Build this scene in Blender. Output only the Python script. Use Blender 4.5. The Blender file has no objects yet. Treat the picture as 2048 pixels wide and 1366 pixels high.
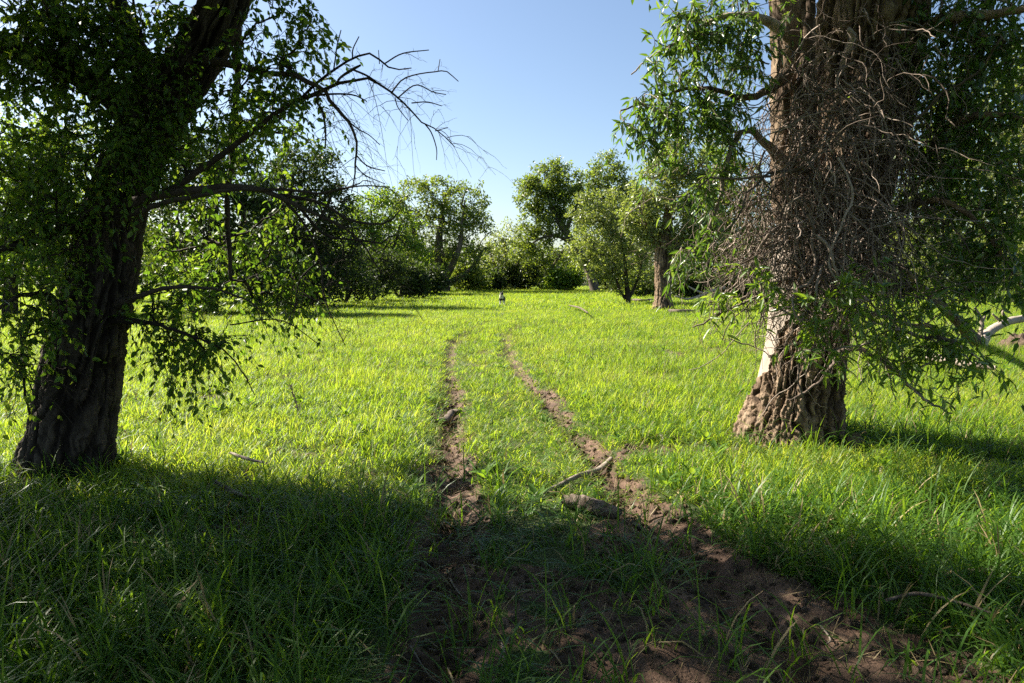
import bpy, math, random
import numpy as np
from mathutils import Vector, Matrix

# ------------------------------------------------------------------ camera, sky, sun, exposure
R = math.radians
scene = bpy.context.scene
COL = scene.collection
PITCH = R(5.56); CAMH = 1.6; FPX = 24.0 / 36.0 * 2048.0
cam_d = bpy.data.cameras.new('camera'); cam = bpy.data.objects.new('camera', cam_d); COL.objects.link(cam)
cam_d.lens = 24.0; cam_d.sensor_width = 36.0; cam_d.clip_end = 3000.0; cam_d.clip_start = 0.05
cam.location = (0, 0, CAMH); cam.rotation_euler = (R(90) - PITCH, 0, 0)
scene.camera = cam
SUN_AZ, SUN_EL = R(-64), R(40)
world = bpy.data.worlds.new('World'); scene.world = world; world.use_nodes = True
wn = world.node_tree.nodes; wn.clear()
sky = wn.new('ShaderNodeTexSky'); sky.sky_type = 'NISHITA'; sky.sun_disc = False
sky.sun_elevation = SUN_EL; sky.sun_rotation = SUN_AZ
sky.air_density = 1.0; sky.dust_density = 1.1; sky.ozone_density = 2.0
bg = wn.new('ShaderNodeBackground'); bg.inputs['Strength'].default_value = 0.055
wo = wn.new('ShaderNodeOutputWorld')
world.node_tree.links.new(sky.outputs[0], bg.inputs[0]); world.node_tree.links.new(bg.outputs[0], wo.inputs[0])
sun_dir = Vector((math.sin(SUN_AZ) * math.cos(SUN_EL), math.cos(SUN_AZ) * math.cos(SUN_EL), math.sin(SUN_EL)))
sl = bpy.data.lights.new('sun', 'SUN'); sl.energy = 5.0; sl.angle = R(0.53); sl.color = (1.0, 0.93, 0.80)
so = bpy.data.objects.new('sun', sl); COL.objects.link(so); so.location = sun_dir * 60
so.rotation_euler = (-sun_dir).to_track_quat('-Z', 'Y').to_euler()
vs = scene.view_settings; vs.view_transform = 'Standard'; vs.look = 'None'; vs.exposure = 1.78; vs.gamma = 1.0
vs.use_curve_mapping = False
cy = scene.cycles
cy.max_bounces = 6; cy.diffuse_bounces = 4; cy.glossy_bounces = 2; cy.transmission_bounces = 3; cy.transparent_max_bounces = 4
cy.use_denoising = False; cy.use_adaptive_sampling = True; cy.adaptive_threshold = 0.015

rng = np.random.default_rng(11)

# ------------------------------------------------------------------ pixel <-> place
def ray(px, py):
    u = (px - 1024.0) / FPX; v = (683.0 - py) / FPX
    c, s = math.cos(PITCH), math.sin(PITCH)
    return np.array([u, c + v * s, -s + v * c])
def P(px, py, d):
    r = ray(px, py); return np.array([0, 0, CAMH]) + r * (d / r[1])
def G(px, py, z=0.0):
    r = ray(px, py); return np.array([0, 0, CAMH]) + r * ((z - CAMH) / r[2])

# ------------------------------------------------------------------ noise
def _hash(i, j, k, seed):
    h = (i * 374761393 + j * 668265263 + k * 2147483647 * 3 + seed * 974634777) & 0xFFFFFFFF
    h = ((h ^ (h >> 13)) * 1274126177) & 0xFFFFFFFF
    h = (h ^ (h >> 16)) & 0xFFFFFFFF
    return h.astype(np.float64) / 4294967295.0
def vnoise(p, seed=0):
    p = np.asarray(p, float); f = np.floor(p); i = f.astype(np.int64); t = p - f; t = t * t * (3 - 2 * t)
    out = 0.0
    for dx in (0, 1):
        wx = t[..., 0] if dx else 1 - t[..., 0]
        for dy in (0, 1):
            wy = t[..., 1] if dy else 1 - t[..., 1]
            for dz in (0, 1):
                wz = t[..., 2] if dz else 1 - t[..., 2]
                out = out + wx * wy * wz * _hash(i[..., 0] + dx, i[..., 1] + dy, i[..., 2] + dz, seed)
    return out
def n2(x, y, s, seed=0, octs=3):
    x = np.asarray(x, float); y = np.asarray(y, float)
    out = np.zeros(np.broadcast(x, y).shape); a = 1.0; tot = 0
    for o in range(octs):
        q = np.stack([x / s, y / s, np.full_like(x / s, 7.3 * o)], -1)
        out += a * vnoise(q, seed + o); tot += a; a *= 0.5; s *= 0.5
    return out / tot
def sm(a, b, x):
    t = np.clip((x - a) / (b - a), 0, 1); return t * t * (3 - 2 * t)
def nrm(v):
    return v / np.maximum(np.linalg.norm(v, axis=-1, keepdims=True), 1e-9)

# ------------------------------------------------------------------ mesh helpers
def mesh_from(name, verts, quads=None, tris=None, mats=(), smooth=True, attr=None, matidx=None):
    verts = np.asarray(verts, np.float32).reshape(-1, 3)
    nq = 0 if quads is None else len(quads); nt = 0 if tris is None else len(tris)
    me = bpy.data.meshes.new(name)
    me.vertices.add(len(verts)); me.vertices.foreach_set('co', verts.ravel())
    idx = []
    if nq: idx.append(np.asarray(quads, np.int32).ravel())
    if nt: idx.append(np.asarray(tris, np.int32).ravel())
    idx = np.concatenate(idx) if idx else np.zeros(0, np.int32)
    me.loops.add(len(idx)); me.loops.foreach_set('vertex_index', idx)
    me.polygons.add(nq + nt)
    st = np.concatenate([np.arange(nq) * 4, nq * 4 + np.arange(nt) * 3]).astype(np.int32)
    me.polygons.foreach_set('loop_start', st)
    if matidx is not None: me.polygons.foreach_set('material_index', np.asarray(matidx, np.int32))
    me.polygons.foreach_set('use_smooth', np.full(nq + nt, smooth, dtype=bool))
    for m in mats: me.materials.append(m)
    if attr:
        for k, a in attr.items():
            at = me.attributes.new(k, 'FLOAT', 'POINT'); at.data.foreach_set('value', np.asarray(a, np.float32))
    me.update(calc_edges=True)
    return me
def link(name, me, parent=None, **props):
    o = bpy.data.objects.new(name, me); COL.objects.link(o)
    if parent is not None: o.parent = parent
    for k, v in props.items(): o[k] = v
    return o
def thing(name, loc, label, cat, group=None):
    o = bpy.data.objects.new(name, None); COL.objects.link(o); o.location = loc; o.empty_display_size = 0.2
    o['label'] = label; o['category'] = cat
    if group: o['group'] = group
    return o
def catmull(pts, n):
    pts = np.asarray(pts, float)
    if len(pts) == 2: return pts[0] + np.linspace(0, 1, n)[:, None] * (pts[1] - pts[0])
    q = np.vstack([2 * pts[0] - pts[1], pts, 2 * pts[-1] - pts[-2]])
    sl = np.linalg.norm(np.diff(pts[:, :3], axis=0), axis=1); cum = np.concatenate([[0], np.cumsum(sl)])
    s = np.linspace(0, cum[-1], n); k = np.clip(np.searchsorted(cum, s, side='right') - 1, 0, len(pts) - 2)
    t = ((s - cum[k]) / np.maximum(sl[k], 1e-9))[:, None]
    a, b, c, d = q[k], q[k + 1], q[k + 2], q[k + 3]
    return 0.5 * (2 * b + (c - a) * t + (2 * a - 5 * b + 4 * c - d) * t ** 2 + (3 * b - a - 3 * c + d) * t ** 3)

class Soup:
    """collects quads, triangles and one float per vertex"""
    def __init__(s): s.v = []; s.q = []; s.t = []; s.a = []; s.n = 0
    def add(s, v, q=None, t=None, a=None):
        v = np.asarray(v, float).reshape(-1, 3); s.v.append(v)
        if q is not None and len(q): s.q.append(np.asarray(q) + s.n)
        if t is not None and len(t): s.t.append(np.asarray(t) + s.n)
        s.a.append(np.zeros(len(v)) if a is None else np.broadcast_to(np.asarray(a, float), (len(v),)))
        s.n += len(v)
    def mesh(s, name, mats, origin=(0, 0, 0), smooth=True):
        if not s.v: return None
        return mesh_from(name, np.concatenate(s.v) - np.asarray(origin), np.concatenate(s.q) if s.q else None,
                         np.concatenate(s.t) if s.t else None, mats, smooth, {'rnd': np.concatenate(s.a)})

def tubes(soup, Pts, Rad, sides, cap=True):
    """Pts (B,N,3), Rad (B,N)"""
    Pts = np.asarray(Pts, float); Rad = np.asarray(Rad, float); B, N, _ = Pts.shape
    T = nrm(np.gradient(Pts, axis=1)); D = nrm(Pts[:, -1] - Pts[:, 0])
    ax = np.argmin(np.abs(D), axis=1); ref = np.eye(3)[ax][:, None, :]
    n1 = nrm(np.cross(T, ref)); b1 = np.cross(T, n1)
    th = np.linspace(0, 2 * np.pi, sides, endpoint=False)
    V = Pts[:, :, None, :] + Rad[:, :, None, None] * (n1[:, :, None, :] * np.cos(th)[None, None, :, None] + b1[:, :, None, :] * np.sin(th)[None, None, :, None])
    i = np.arange(B)[:, None, None] * N * sides; j = np.arange(N - 1)[None, :, None] * sides; k = np.arange(sides)[None, None, :]
    k2 = (k + 1) % sides
    q = np.stack([i + j + k, i + j + k2, i + j + sides + k2, i + j + sides + k], -1).reshape(-1, 4)
    q = q[:, ::-1]
    t = None
    if cap:
        e = np.arange(B)[:, None] * N * sides + (N - 1) * sides
        if sides == 3: t = (e + np.array([[0, 2, 1]]))
        else:
            kk = np.arange(1, sides - 1)
            t = np.stack([np.broadcast_to(e, (B, sides - 2)), e + kk + 1, e + kk], -1).reshape(-1, 3)
    soup.add(V.reshape(-1, 3), q, t, np.repeat(rng.random(B), N * sides))

LEAF_T = np.array([[0, 0, 0], [.5, 0, -.03], [1, 0, -.13], [.30, .5, .05], [.68, .36, -.01], [.30, -.5, .05], [.68, -.36, -.01]])
LEAF_Q = np.array([[0, 1, 4, 3], [0, 5, 6, 1]]); LEAF_TR = np.array([[1, 2, 4], [1, 6, 2]])
def leaves(soup, pos, dirs, nor, L, W, fine=True):
    n = len(pos); d = nrm(dirs); nor = nrm(nor - d * np.sum(nor * d, -1, keepdims=True)); s = np.cross(nor, d)
    L = np.broadcast_to(np.asarray(L, float), (n,))[:, None, None]; W = np.broadcast_to(np.asarray(W, float), (n,))[:, None, None]
    if fine: T, Q, TR = LEAF_T, LEAF_Q, LEAF_TR
    else:
        T = np.array([[0, 0, 0], [.45, .5, .08], [1, 0, -.08], [.45, -.5, .08]]); Q = None; TR = np.array([[0, 2, 1], [0, 3, 2]])
    V = pos[:, None, :] + d[:, None, :] * T[None, :, 0:1] * L + s[:, None, :] * T[None, :, 1:2] * W + nor[:, None, :] * T[None, :, 2:3] * L
    off = (np.arange(n) * len(T))[:, None, None]
    q = None if Q is None else (Q[None] + off).reshape(-1, 4)
    soup.add(V.reshape(-1, 3), q, (TR[None] + off).reshape(-1, 3), np.repeat(rng.random(n), len(T)))
def rdir(n):
    return nrm(rng.normal(size=(n, 3)))

# ------------------------------------------------------------------ materials
def new_mat(name):
    m = bpy.data.materials.new(name); m.use_nodes = True; nt = m.node_tree; nt.nodes.clear()
    return m, nt, nt.nodes, nt.links
def ramp(nodes, stops):
    r = nodes.new('ShaderNodeValToRGB'); e = r.color_ramp.elements
    while len(e) < len(stops): e.new(0.5)
    for k, (p, c) in enumerate(stops): e[k].position = p; e[k].color = (*c, 1)
    return r
def leaf_mat(name, cols, trans, tmix=0.45, rough=0.42, instance=False, patch=0.0, spec=0.35):
    m, nt, N, Lk = new_mat(name)
    out = N.new('ShaderNodeOutputMaterial'); mix = N.new('ShaderNodeMixShader'); mix.inputs[0].default_value = tmix
    pb = N.new('ShaderNodeBsdfPrincipled'); pb.inputs['Roughness'].default_value = rough
    pb.inputs['Specular IOR Level'].default_value = spec
    tr = N.new('ShaderNodeBsdfTranslucent')
    if instance:
        oi = N.new('ShaderNodeObjectInfo'); at = N.new('ShaderNodeAttribute'); at.attribute_name = 'rnd'
        ad = N.new('ShaderNodeMath'); ad.operation = 'ADD'; Lk.new(oi.outputs['Random'], ad.inputs[0]); Lk.new(at.outputs['Fac'], ad.inputs[1])
        hf = N.new('ShaderNodeMath'); hf.operation = 'MULTIPLY'; hf.inputs[1].default_value = 0.5; Lk.new(ad.outputs[0], hf.inputs[0])
        no = N.new('ShaderNodeTexNoise'); no.inputs['Scale'].default_value = 0.55; no.inputs['Detail'].default_value = 3
        Lk.new(oi.outputs['Location'], no.inputs['Vector'])
        mx = N.new('ShaderNodeMath'); mx.operation = 'MULTIPLY_ADD'; mx.inputs[1].default_value = patch
        cen = N.new('ShaderNodeMath'); cen.operation = 'SUBTRACT'; cen.inputs[1].default_value = 0.5
        Lk.new(no.outputs['Fac'], cen.inputs[0]); Lk.new(cen.outputs[0], mx.inputs[0]); Lk.new(hf.outputs[0], mx.inputs[2])
        src = mx.outputs[0]
    else:
        at = N.new('ShaderNodeAttribute'); at.attribute_name = 'rnd'; src = at.outputs['Fac']
    n = len(cols)
    r1 = ramp(N, [(k / max(1, n - 1), c) for k, c in enumerate(cols)]); r2 = ramp(N, [(k / max(1, len(trans) - 1), c) for k, c in enumerate(trans)])
    Lk.new(src, r1.inputs[0]); Lk.new(src, r2.inputs[0])
    Lk.new(r1.outputs[0], pb.inputs['Base Color']); Lk.new(r2.outputs[0], tr.inputs[0])
    Lk.new(pb.outputs[0], mix.inputs[1]); Lk.new(tr.outputs[0], mix.inputs[2]); Lk.new(mix.outputs[0], out.inputs[0])
    return m
def bark_mat(name, c0, c1, c2, scale=9.0, bump=0.4, stretch=0.25, rough=0.9):
    m, nt, N, Lk = new_mat(name)
    out = N.new('ShaderNodeOutputMaterial'); pb = N.new('ShaderNodeBsdfPrincipled'); pb.inputs['Roughness'].default_value = rough
    pb.inputs['Specular IOR Level'].default_value = 0.2
    tc = N.new('ShaderNodeTexCoord'); mp = N.new('ShaderNodeMapping'); mp.inputs['Scale'].default_value = (1, 1, stretch)
    Lk.new(tc.outputs['Object'], mp.inputs[0])
    no = N.new('ShaderNodeTexNoise'); no.inputs['Scale'].default_value = scale; no.inputs['Detail'].default_value = 7; no.inputs['Roughness'].default_value = 0.62
    Lk.new(mp.outputs[0], no.inputs['Vector'])
    no2 = N.new('ShaderNodeTexNoise'); no2.inputs['Scale'].default_value = scale * 5; no2.inputs['Detail'].default_value = 5
    Lk.new(mp.outputs[0], no2.inputs['Vector'])
    at = N.new('ShaderNodeAttribute'); at.attribute_name = 'rnd'
    a1 = N.new('ShaderNodeMath'); a1.operation = 'MULTIPLY_ADD'; a1.inputs[1].default_value = 0.5; Lk.new(at.outputs['Fac'], a1.inputs[0]); Lk.new(no.outputs['Fac'], a1.inputs[2])
    a2 = N.new('ShaderNodeMath'); a2.operation = 'SUBTRACT'; a2.inputs[1].default_value = 0.22; Lk.new(a1.outputs[0], a2.inputs[0])
    r = ramp(N, [(0.25, c0), (0.5, c1), (0.78, c2)]); Lk.new(a2.outputs[0], r.inputs[0]); Lk.new(r.outputs[0], pb.inputs['Base Color'])
    bp = N.new('ShaderNodeBump'); bp.inputs['Strength'].default_value = bump; bp.inputs['Distance'].default_value = 0.02
    Lk.new(no2.outputs['Fac'], bp.inputs['Height']); Lk.new(bp.outputs[0], pb.inputs['Normal']); Lk.new(pb.outputs[0], out.inputs[0])
    return m
def earth_mat(name, stops, stops2, rough=0.9, scale=6.0):
    m, nt, N, Lk = new_mat(name)
    out = N.new('ShaderNodeOutputMaterial'); pb = N.new('ShaderNodeBsdfPrincipled'); pb.inputs['Roughness'].default_value = rough
    pb.inputs['Specular IOR Level'].default_value = 0.25
    tc = N.new('ShaderNodeTexCoord')
    n1 = N.new('ShaderNodeTexNoise'); n1.inputs['Scale'].default_value = scale; n1.inputs['Detail'].default_value = 8; n1.inputs['Roughness'].default_value = 0.65
    n2_ = N.new('ShaderNodeTexNoise'); n2_.inputs['Scale'].default_value = 1.3; n2_.inputs['Detail'].default_value = 4
    n3 = N.new('ShaderNodeTexNoise'); n3.inputs['Scale'].default_value = 70; n3.inputs['Detail'].default_value = 6
    for n in (n1, n2_, n3): Lk.new(tc.outputs['Object'], n.inputs['Vector'])
    r1 = ramp(N, stops); r2 = ramp(N, stops2); Lk.new(n1.outputs['Fac'], r1.inputs[0]); Lk.new(n1.outputs['Fac'], r2.inputs[0])
    mx = N.new('ShaderNodeMixRGB'); rr = ramp(N, [(0.42, (0, 0, 0)), (0.6, (1, 1, 1))]); Lk.new(n2_.outputs['Fac'], rr.inputs[0])
    Lk.new(rr.outputs[0], mx.inputs[0]); Lk.new(r1.outputs[0], mx.inputs[1]); Lk.new(r2.outputs[0], mx.inputs[2])
    Lk.new(mx.outputs[0], pb.inputs['Base Color'])
    bp = N.new('ShaderNodeBump'); bp.inputs['Strength'].default_value = 0.7; bp.inputs['Distance'].default_value = 0.02
    Lk.new(n3.outputs['Fac'], bp.inputs['Height']); Lk.new(bp.outputs[0], pb.inputs['Normal']); Lk.new(pb.outputs[0], out.inputs[0])
    return m

M = {}
M['grass'] = leaf_mat('grass_blade', [(.04, .09, .014), (.08, .16, .022), (.12, .20, .03), (.17, .22, .055)],
                      [(.17, .30, .012), (.34, .50, .02), (.48, .60, .03), (.58, .61, .07)], 0.52, 0.45, True, 1.3, 0.25)
M['straw'] = leaf_mat('straw', [(.20, .15, .07), (.34, .26, .13)], [(.22, .16, .06), (.3, .22, .1)], 0.25, 0.6, True)
M['tall'] = leaf_mat('tall_grass_blade', [(.035, .085, .014), (.06, .13, .020), (.10, .18, .03)],
                     [(.12, .24, .012), (.22, .38, .018), (.36, .50, .03)], 0.46, 0.42, True, 0.8, 0.25)
M['leaf_left'] = leaf_mat('leaf_oval', [(.03, .07, .012), (.05, .105, .016), (.075, .13, .02)], [(.11, .22, .012), (.20, .35, .02), (.33, .43, .03)], 0.40, 0.42, spec=.25)
M['leaf_right'] = leaf_mat('leaf_willow', [(.04, .085, .018), (.06, .12, .024), (.10, .16, .04)], [(.11, .22, .015), (.19, .34, .02), (.30, .42, .04)], 0.38, 0.34, spec=0.6)
M['leaf_shoot'] = leaf_mat('leaf_shoot', [(.06, .115, .02), (.09, .155, .028), (.13, .20, .045)], [(.18, .32, .015), (.28, .44, .02), (.40, .52, .04)], 0.40, 0.34, spec=0.6)
M['weed'] = leaf_mat('weed_leaf', [(.045, .10, .016), (.07, .14, .022), (.10, .18, .03)], [(.16, .30, .015), (.24, .42, .02), (.36, .50, .03)], 0.42, 0.6, spec=0.15)
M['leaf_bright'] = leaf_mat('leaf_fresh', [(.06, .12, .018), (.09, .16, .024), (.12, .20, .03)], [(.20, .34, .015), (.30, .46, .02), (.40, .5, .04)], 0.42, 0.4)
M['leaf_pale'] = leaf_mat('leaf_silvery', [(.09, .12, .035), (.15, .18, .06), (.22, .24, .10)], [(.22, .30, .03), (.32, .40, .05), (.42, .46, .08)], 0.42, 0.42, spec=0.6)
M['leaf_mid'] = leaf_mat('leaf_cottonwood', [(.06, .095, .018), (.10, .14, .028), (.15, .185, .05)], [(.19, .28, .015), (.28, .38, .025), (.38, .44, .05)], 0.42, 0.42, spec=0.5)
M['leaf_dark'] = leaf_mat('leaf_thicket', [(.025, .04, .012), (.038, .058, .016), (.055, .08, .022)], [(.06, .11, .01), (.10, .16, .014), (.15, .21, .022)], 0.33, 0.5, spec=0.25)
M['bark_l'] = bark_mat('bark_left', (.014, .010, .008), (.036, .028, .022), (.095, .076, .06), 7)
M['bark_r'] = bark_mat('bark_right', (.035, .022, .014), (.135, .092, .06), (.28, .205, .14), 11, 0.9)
M['bark_far'] = bark_mat('bark_far', (.03, .024, .018), (.075, .058, .044), (.14, .11, .085), 4)
M['bark_mid'] = bark_mat('bark_mid', (.03, .02, .013), (.13, .088, .055), (.26, .185, .12), 5, 1.0)
M['twig'] = bark_mat('twig_dark', (.018, .013, .010), (.034, .026, .020), (.065, .05, .04), 12, 0.2, 1)
M['vine'] = bark_mat('vine_dead', (.07, .053, .042), (.18, .138, .11), (.36, .29, .24), 10, 0.3, 1)
M['bare'] = bark_mat('bare_wood', (.19, .155, .125), (.30, .25, .205), (.40, .34, .28), 14, 0.25, 0.12, 0.7)
M['dead'] = bark_mat('dead_wood', (.10, .078, .06), (.20, .16, .125), (.32, .27, .22), 16, 0.3, 1, 0.8)
M['log'] = bark_mat('log_bark', (.035, .026, .020), (.09, .068, .052), (.20, .16, .13), 16, 0.5, 1, 0.9)
M['soil'] = earth_mat('soil_under_grass', [(0.3, (.025, .032, .012)), (0.6, (.05, .065, .02)), (0.85, (.085, .095, .035))],
                      [(0.3, (.03, .045, .012)), (0.6, (.055, .085, .02)), (0.85, (.09, .12, .035))])
M['mud'] = earth_mat('mud', [(0.25, (.022, .014, .010)), (0.5, (.075, .044, .029)), (0.8, (.165, .10, .068))],
                     [(0.25, (.035, .023, .016)), (0.5, (.12, .073, .049)), (0.8, (.23, .15, .102))], 0.8, 9)
M['clod'] = earth_mat('clod', [(0.25, (.03, .019, .013)), (0.5, (.09, .06, .041)), (0.8, (.18, .125, .088))],
                      [(0.25, (.045, .03, .021)), (0.5, (.12, .083, .058)), (0.8, (.22, .16, .115))], 0.9, 20)

# ------------------------------------------------------------------ ground
def path(pix, n=160):
    g = np.array([G(*p) for p in pix]); return catmull(g, n)[:, :2]
RUT_L = path([(870, 1500), (875, 1366), (885, 1200), (898, 1060), (903, 960), (896, 880), (908, 810), (902, 755), (897, 705), (914, 675), (958, 653), (1000, 634), (1018, 615)])
RUT_R = path([(1730, 1500), (1600, 1330), (1470, 1200), (1350, 1085), (1262, 1000), (1222, 950), (1180, 900), (1130, 845), (1080, 790), (1032, 735), (1014, 690), (1016, 664), (1050, 640), (1062, 618)])
def pdist(x, y, path_):
    best = np.full(x.shape, 1e9); k = np.zeros(x.shape)
    for i in range(0, len(path_)):
        d = (x - path_[i, 0]) ** 2 + (y - path_[i, 1]) ** 2
        b = d < best; best = np.where(b, d, best); k = np.where(b, i, k)
    return np.sqrt(best)
PATCH = [(1290, 1085, .40), (1420, 1120, .42), (1540, 1170, .42), (1660, 1230, .40), (1740, 1310, .42), (1560, 1290, .50), (1380, 1220, .48), (1420, 1366, .55),
         (1200, 1200, .38), (1080, 1160, .26), (1060, 1290, .34), (1220, 1330, .42), (900, 1120, .26), (895, 1260, .30), (905, 1366, .30), (450, 1075, .20), (510, 1290, .14), (1270, 995, .2), (960, 1010, .18), (330, 1230, .12)]
PATCH = [(*G(px, py)[:2], r * .88) for px, py, r in PATCH]
def mud_mask(x, y):
    """0 grass .. 1 bare mud"""
    w = 0.13 + 0.07 * sm(8, 4, y)
    fade = sm(34, 18, y)
    dl, dr = pdist(x, y, RUT_L), pdist(x, y, RUT_R)
    nz = n2(x, y, 0.34, 3, 4)
    m = np.maximum(sm(w * 1.8, w * .6, dl + (nz - .5) * .34), sm(w * 1.9, w * .6, dr + (nz - .5) * .36)) * fade
    b = np.zeros_like(x)
    for cx, cy_, r in PATCH:
        b = np.maximum(b, 1.25 - np.hypot(x - cx, (y - cy_) * 1.0) / (r * 1.25))
    m = np.maximum(m, sm(.25, .85, b + (n2(x, y, 0.55, 9, 5) - .5) * 2.8) * .97)
    return m, dl, dr
def height(x, y, fine=True):
    m, dl, dr = mud_mask(x, y)
    z = (n2(x, y, 9, 21, 2) - .5) * .10 * sm(3, 9, y) + (n2(x, y, 1.1, 5, 3) - .5) * .06
    z = z + 0.35 * sm(45, 75, y) * (n2(x, y, 30, 55, 2))
    f = sm(30, 12, y)
    for d in (dl, dr):
        z = z - .11 * np.exp(-(d / .15) ** 2) * f + .03 * np.exp(-((d - .30) / .10) ** 2) * f
    if fine:
        rough = (n2(x, y, .16, 31, 3) - .5) * .085 + np.abs(n2(x, y, .07, 41, 2) - .5) * .05
        z = z + rough * np.clip(m, 0.06, 1) * sm(14, 8, y)
    return z
def axis(segs):
    out = []
    for a, b, s in segs: out.append(np.arange(a, b, s))
    return np.concatenate(out)
def geo(a, b, s0, g):
    o = [a]; s = s0
    while abs(o[-1] - a) < abs(b - a): o.append(o[-1] + math.copysign(s, b - a)); s *= g
    return np.array(o)
xs = np.concatenate([geo(-2.6, -700, .05, 1.13)[::-1][:-1], np.arange(-2.6, 3.2, .029), geo(3.2, 700, .05, 1.13)])
ys = np.concatenate([geo(1.4, -200, .08, 1.3)[::-1][:-1], np.arange(1.4, 7.2, .029), geo(7.2, 1500, .035, 1.04)])
X, Y = np.meshgrid(xs, ys); Z = height(X, Y)
Mm, _dl, _dr = mud_mask(X, Y)
nx, ny = len(xs), len(ys)
gv = np.stack([X, Y, Z], -1).reshape(-1, 3)
ii, jj = np.meshgrid(np.arange(nx - 1), np.arange(ny - 1)); a = jj * nx + ii
gq = np.stack([a, a + 1, a + nx + 1, a + nx], -1).reshape(-1, 4)
fm = ((Mm[:-1, :-1] + Mm[1:, 1:] + Mm[1:, :-1] + Mm[:-1, 1:]) / 4).ravel()
fl = ((_dl[:-1, :-1] + _dl[1:, 1:]) / 2).ravel(); fr = ((_dr[:-1, :-1] + _dr[1:, 1:]) / 2).ravel()
sel_l = (fm > .45) & (fl < .34) & (fl < fr); sel_r = (fm > .45) & (fr < .34) & ~sel_l; sel_p = (fm > .45) & ~sel_l & ~sel_r
def sub(name, sel, mat, **p):
    q = gq[sel]; u, inv = np.unique(q, return_inverse=True)
    return link(name, mesh_from(name, gv[u], inv.reshape(-1, 4), None, [mat]), None, kind='structure', **p)
sub('ground', ~(sel_l | sel_r | sel_p), M['soil'])
sub('wheel_rut', sel_l, M['mud']); sub('wheel_rut', sel_r, M['mud']); sub('bare_mud', sel_p, M['mud'])
def gz(x, y):
    return height(np.atleast_1d(np.asarray(x, float)), np.atleast_1d(np.asarray(y, float)))
def on_ground(px, py, dz=0.0):
    g = G(px, py); g = G(px, py, float(gz(g[0], g[1])[0])); return np.array([g[0], g[1], float(gz(g[0], g[1])[0]) + dz])

# ------------------------------------------------------------------ grass
def scatter(name, pts, rot, scl, idx, protos, **props):
    me = bpy.data.meshes.new(name); me.vertices.add(len(pts)); me.vertices.foreach_set('co', np.asarray(pts, np.float32).ravel())
    for nm, ty, dat, key in (('rot', 'FLOAT_VECTOR', rot, 'vector'), ('scl', 'FLOAT_VECTOR', scl, 'vector'), ('idx', 'INT', idx, 'value')):
        at = me.attributes.new(nm, ty, 'POINT'); at.data.foreach_set(key, np.asarray(dat, np.int32 if ty == 'INT' else np.float32).ravel())
    me.update()
    c = bpy.data.collections.new(name + '_kinds')
    for p in protos: c.objects.link(p)
    o = link(name, me, None, kind='stuff', **props)
    ng = bpy.data.node_groups.new(name + '_scatter', 'GeometryNodeTree')
    ng.interface.new_socket('Geometry', in_out='INPUT', socket_type='NodeSocketGeometry'); ng.interface.new_socket('Geometry', in_out='OUTPUT', socket_type='NodeSocketGeometry')
    N = ng.nodes; gi = N.new('NodeGroupInput'); go = N.new('NodeGroupOutput'); io = N.new('GeometryNodeInstanceOnPoints'); ci = N.new('GeometryNodeCollectionInfo')
    ci.inputs['Collection'].default_value = c; ci.inputs['Separate Children'].default_value = True; ci.inputs['Reset Children'].default_value = True
    io.inputs['Pick Instance'].default_value = True
    def na(nm, ty):
        n = N.new('GeometryNodeInputNamedAttribute'); n.data_type = ty; n.inputs['Name'].default_value = nm; return n.outputs['Attribute']
    L = ng.links
    L.new(gi.outputs[0], io.inputs['Points']); L.new(ci.outputs[0], io.inputs['Instance']); L.new(na('idx', 'INT'), io.inputs['Instance Index'])
    L.new(na('rot', 'FLOAT_VECTOR'), io.inputs['Rotation']); L.new(na('scl', 'FLOAT_VECTOR'), io.inputs['Scale']); L.new(io.outputs[0], go.inputs[0])
    md = o.modifiers.new('scatter', 'NODES'); md.node_group = ng
    return o
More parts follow.
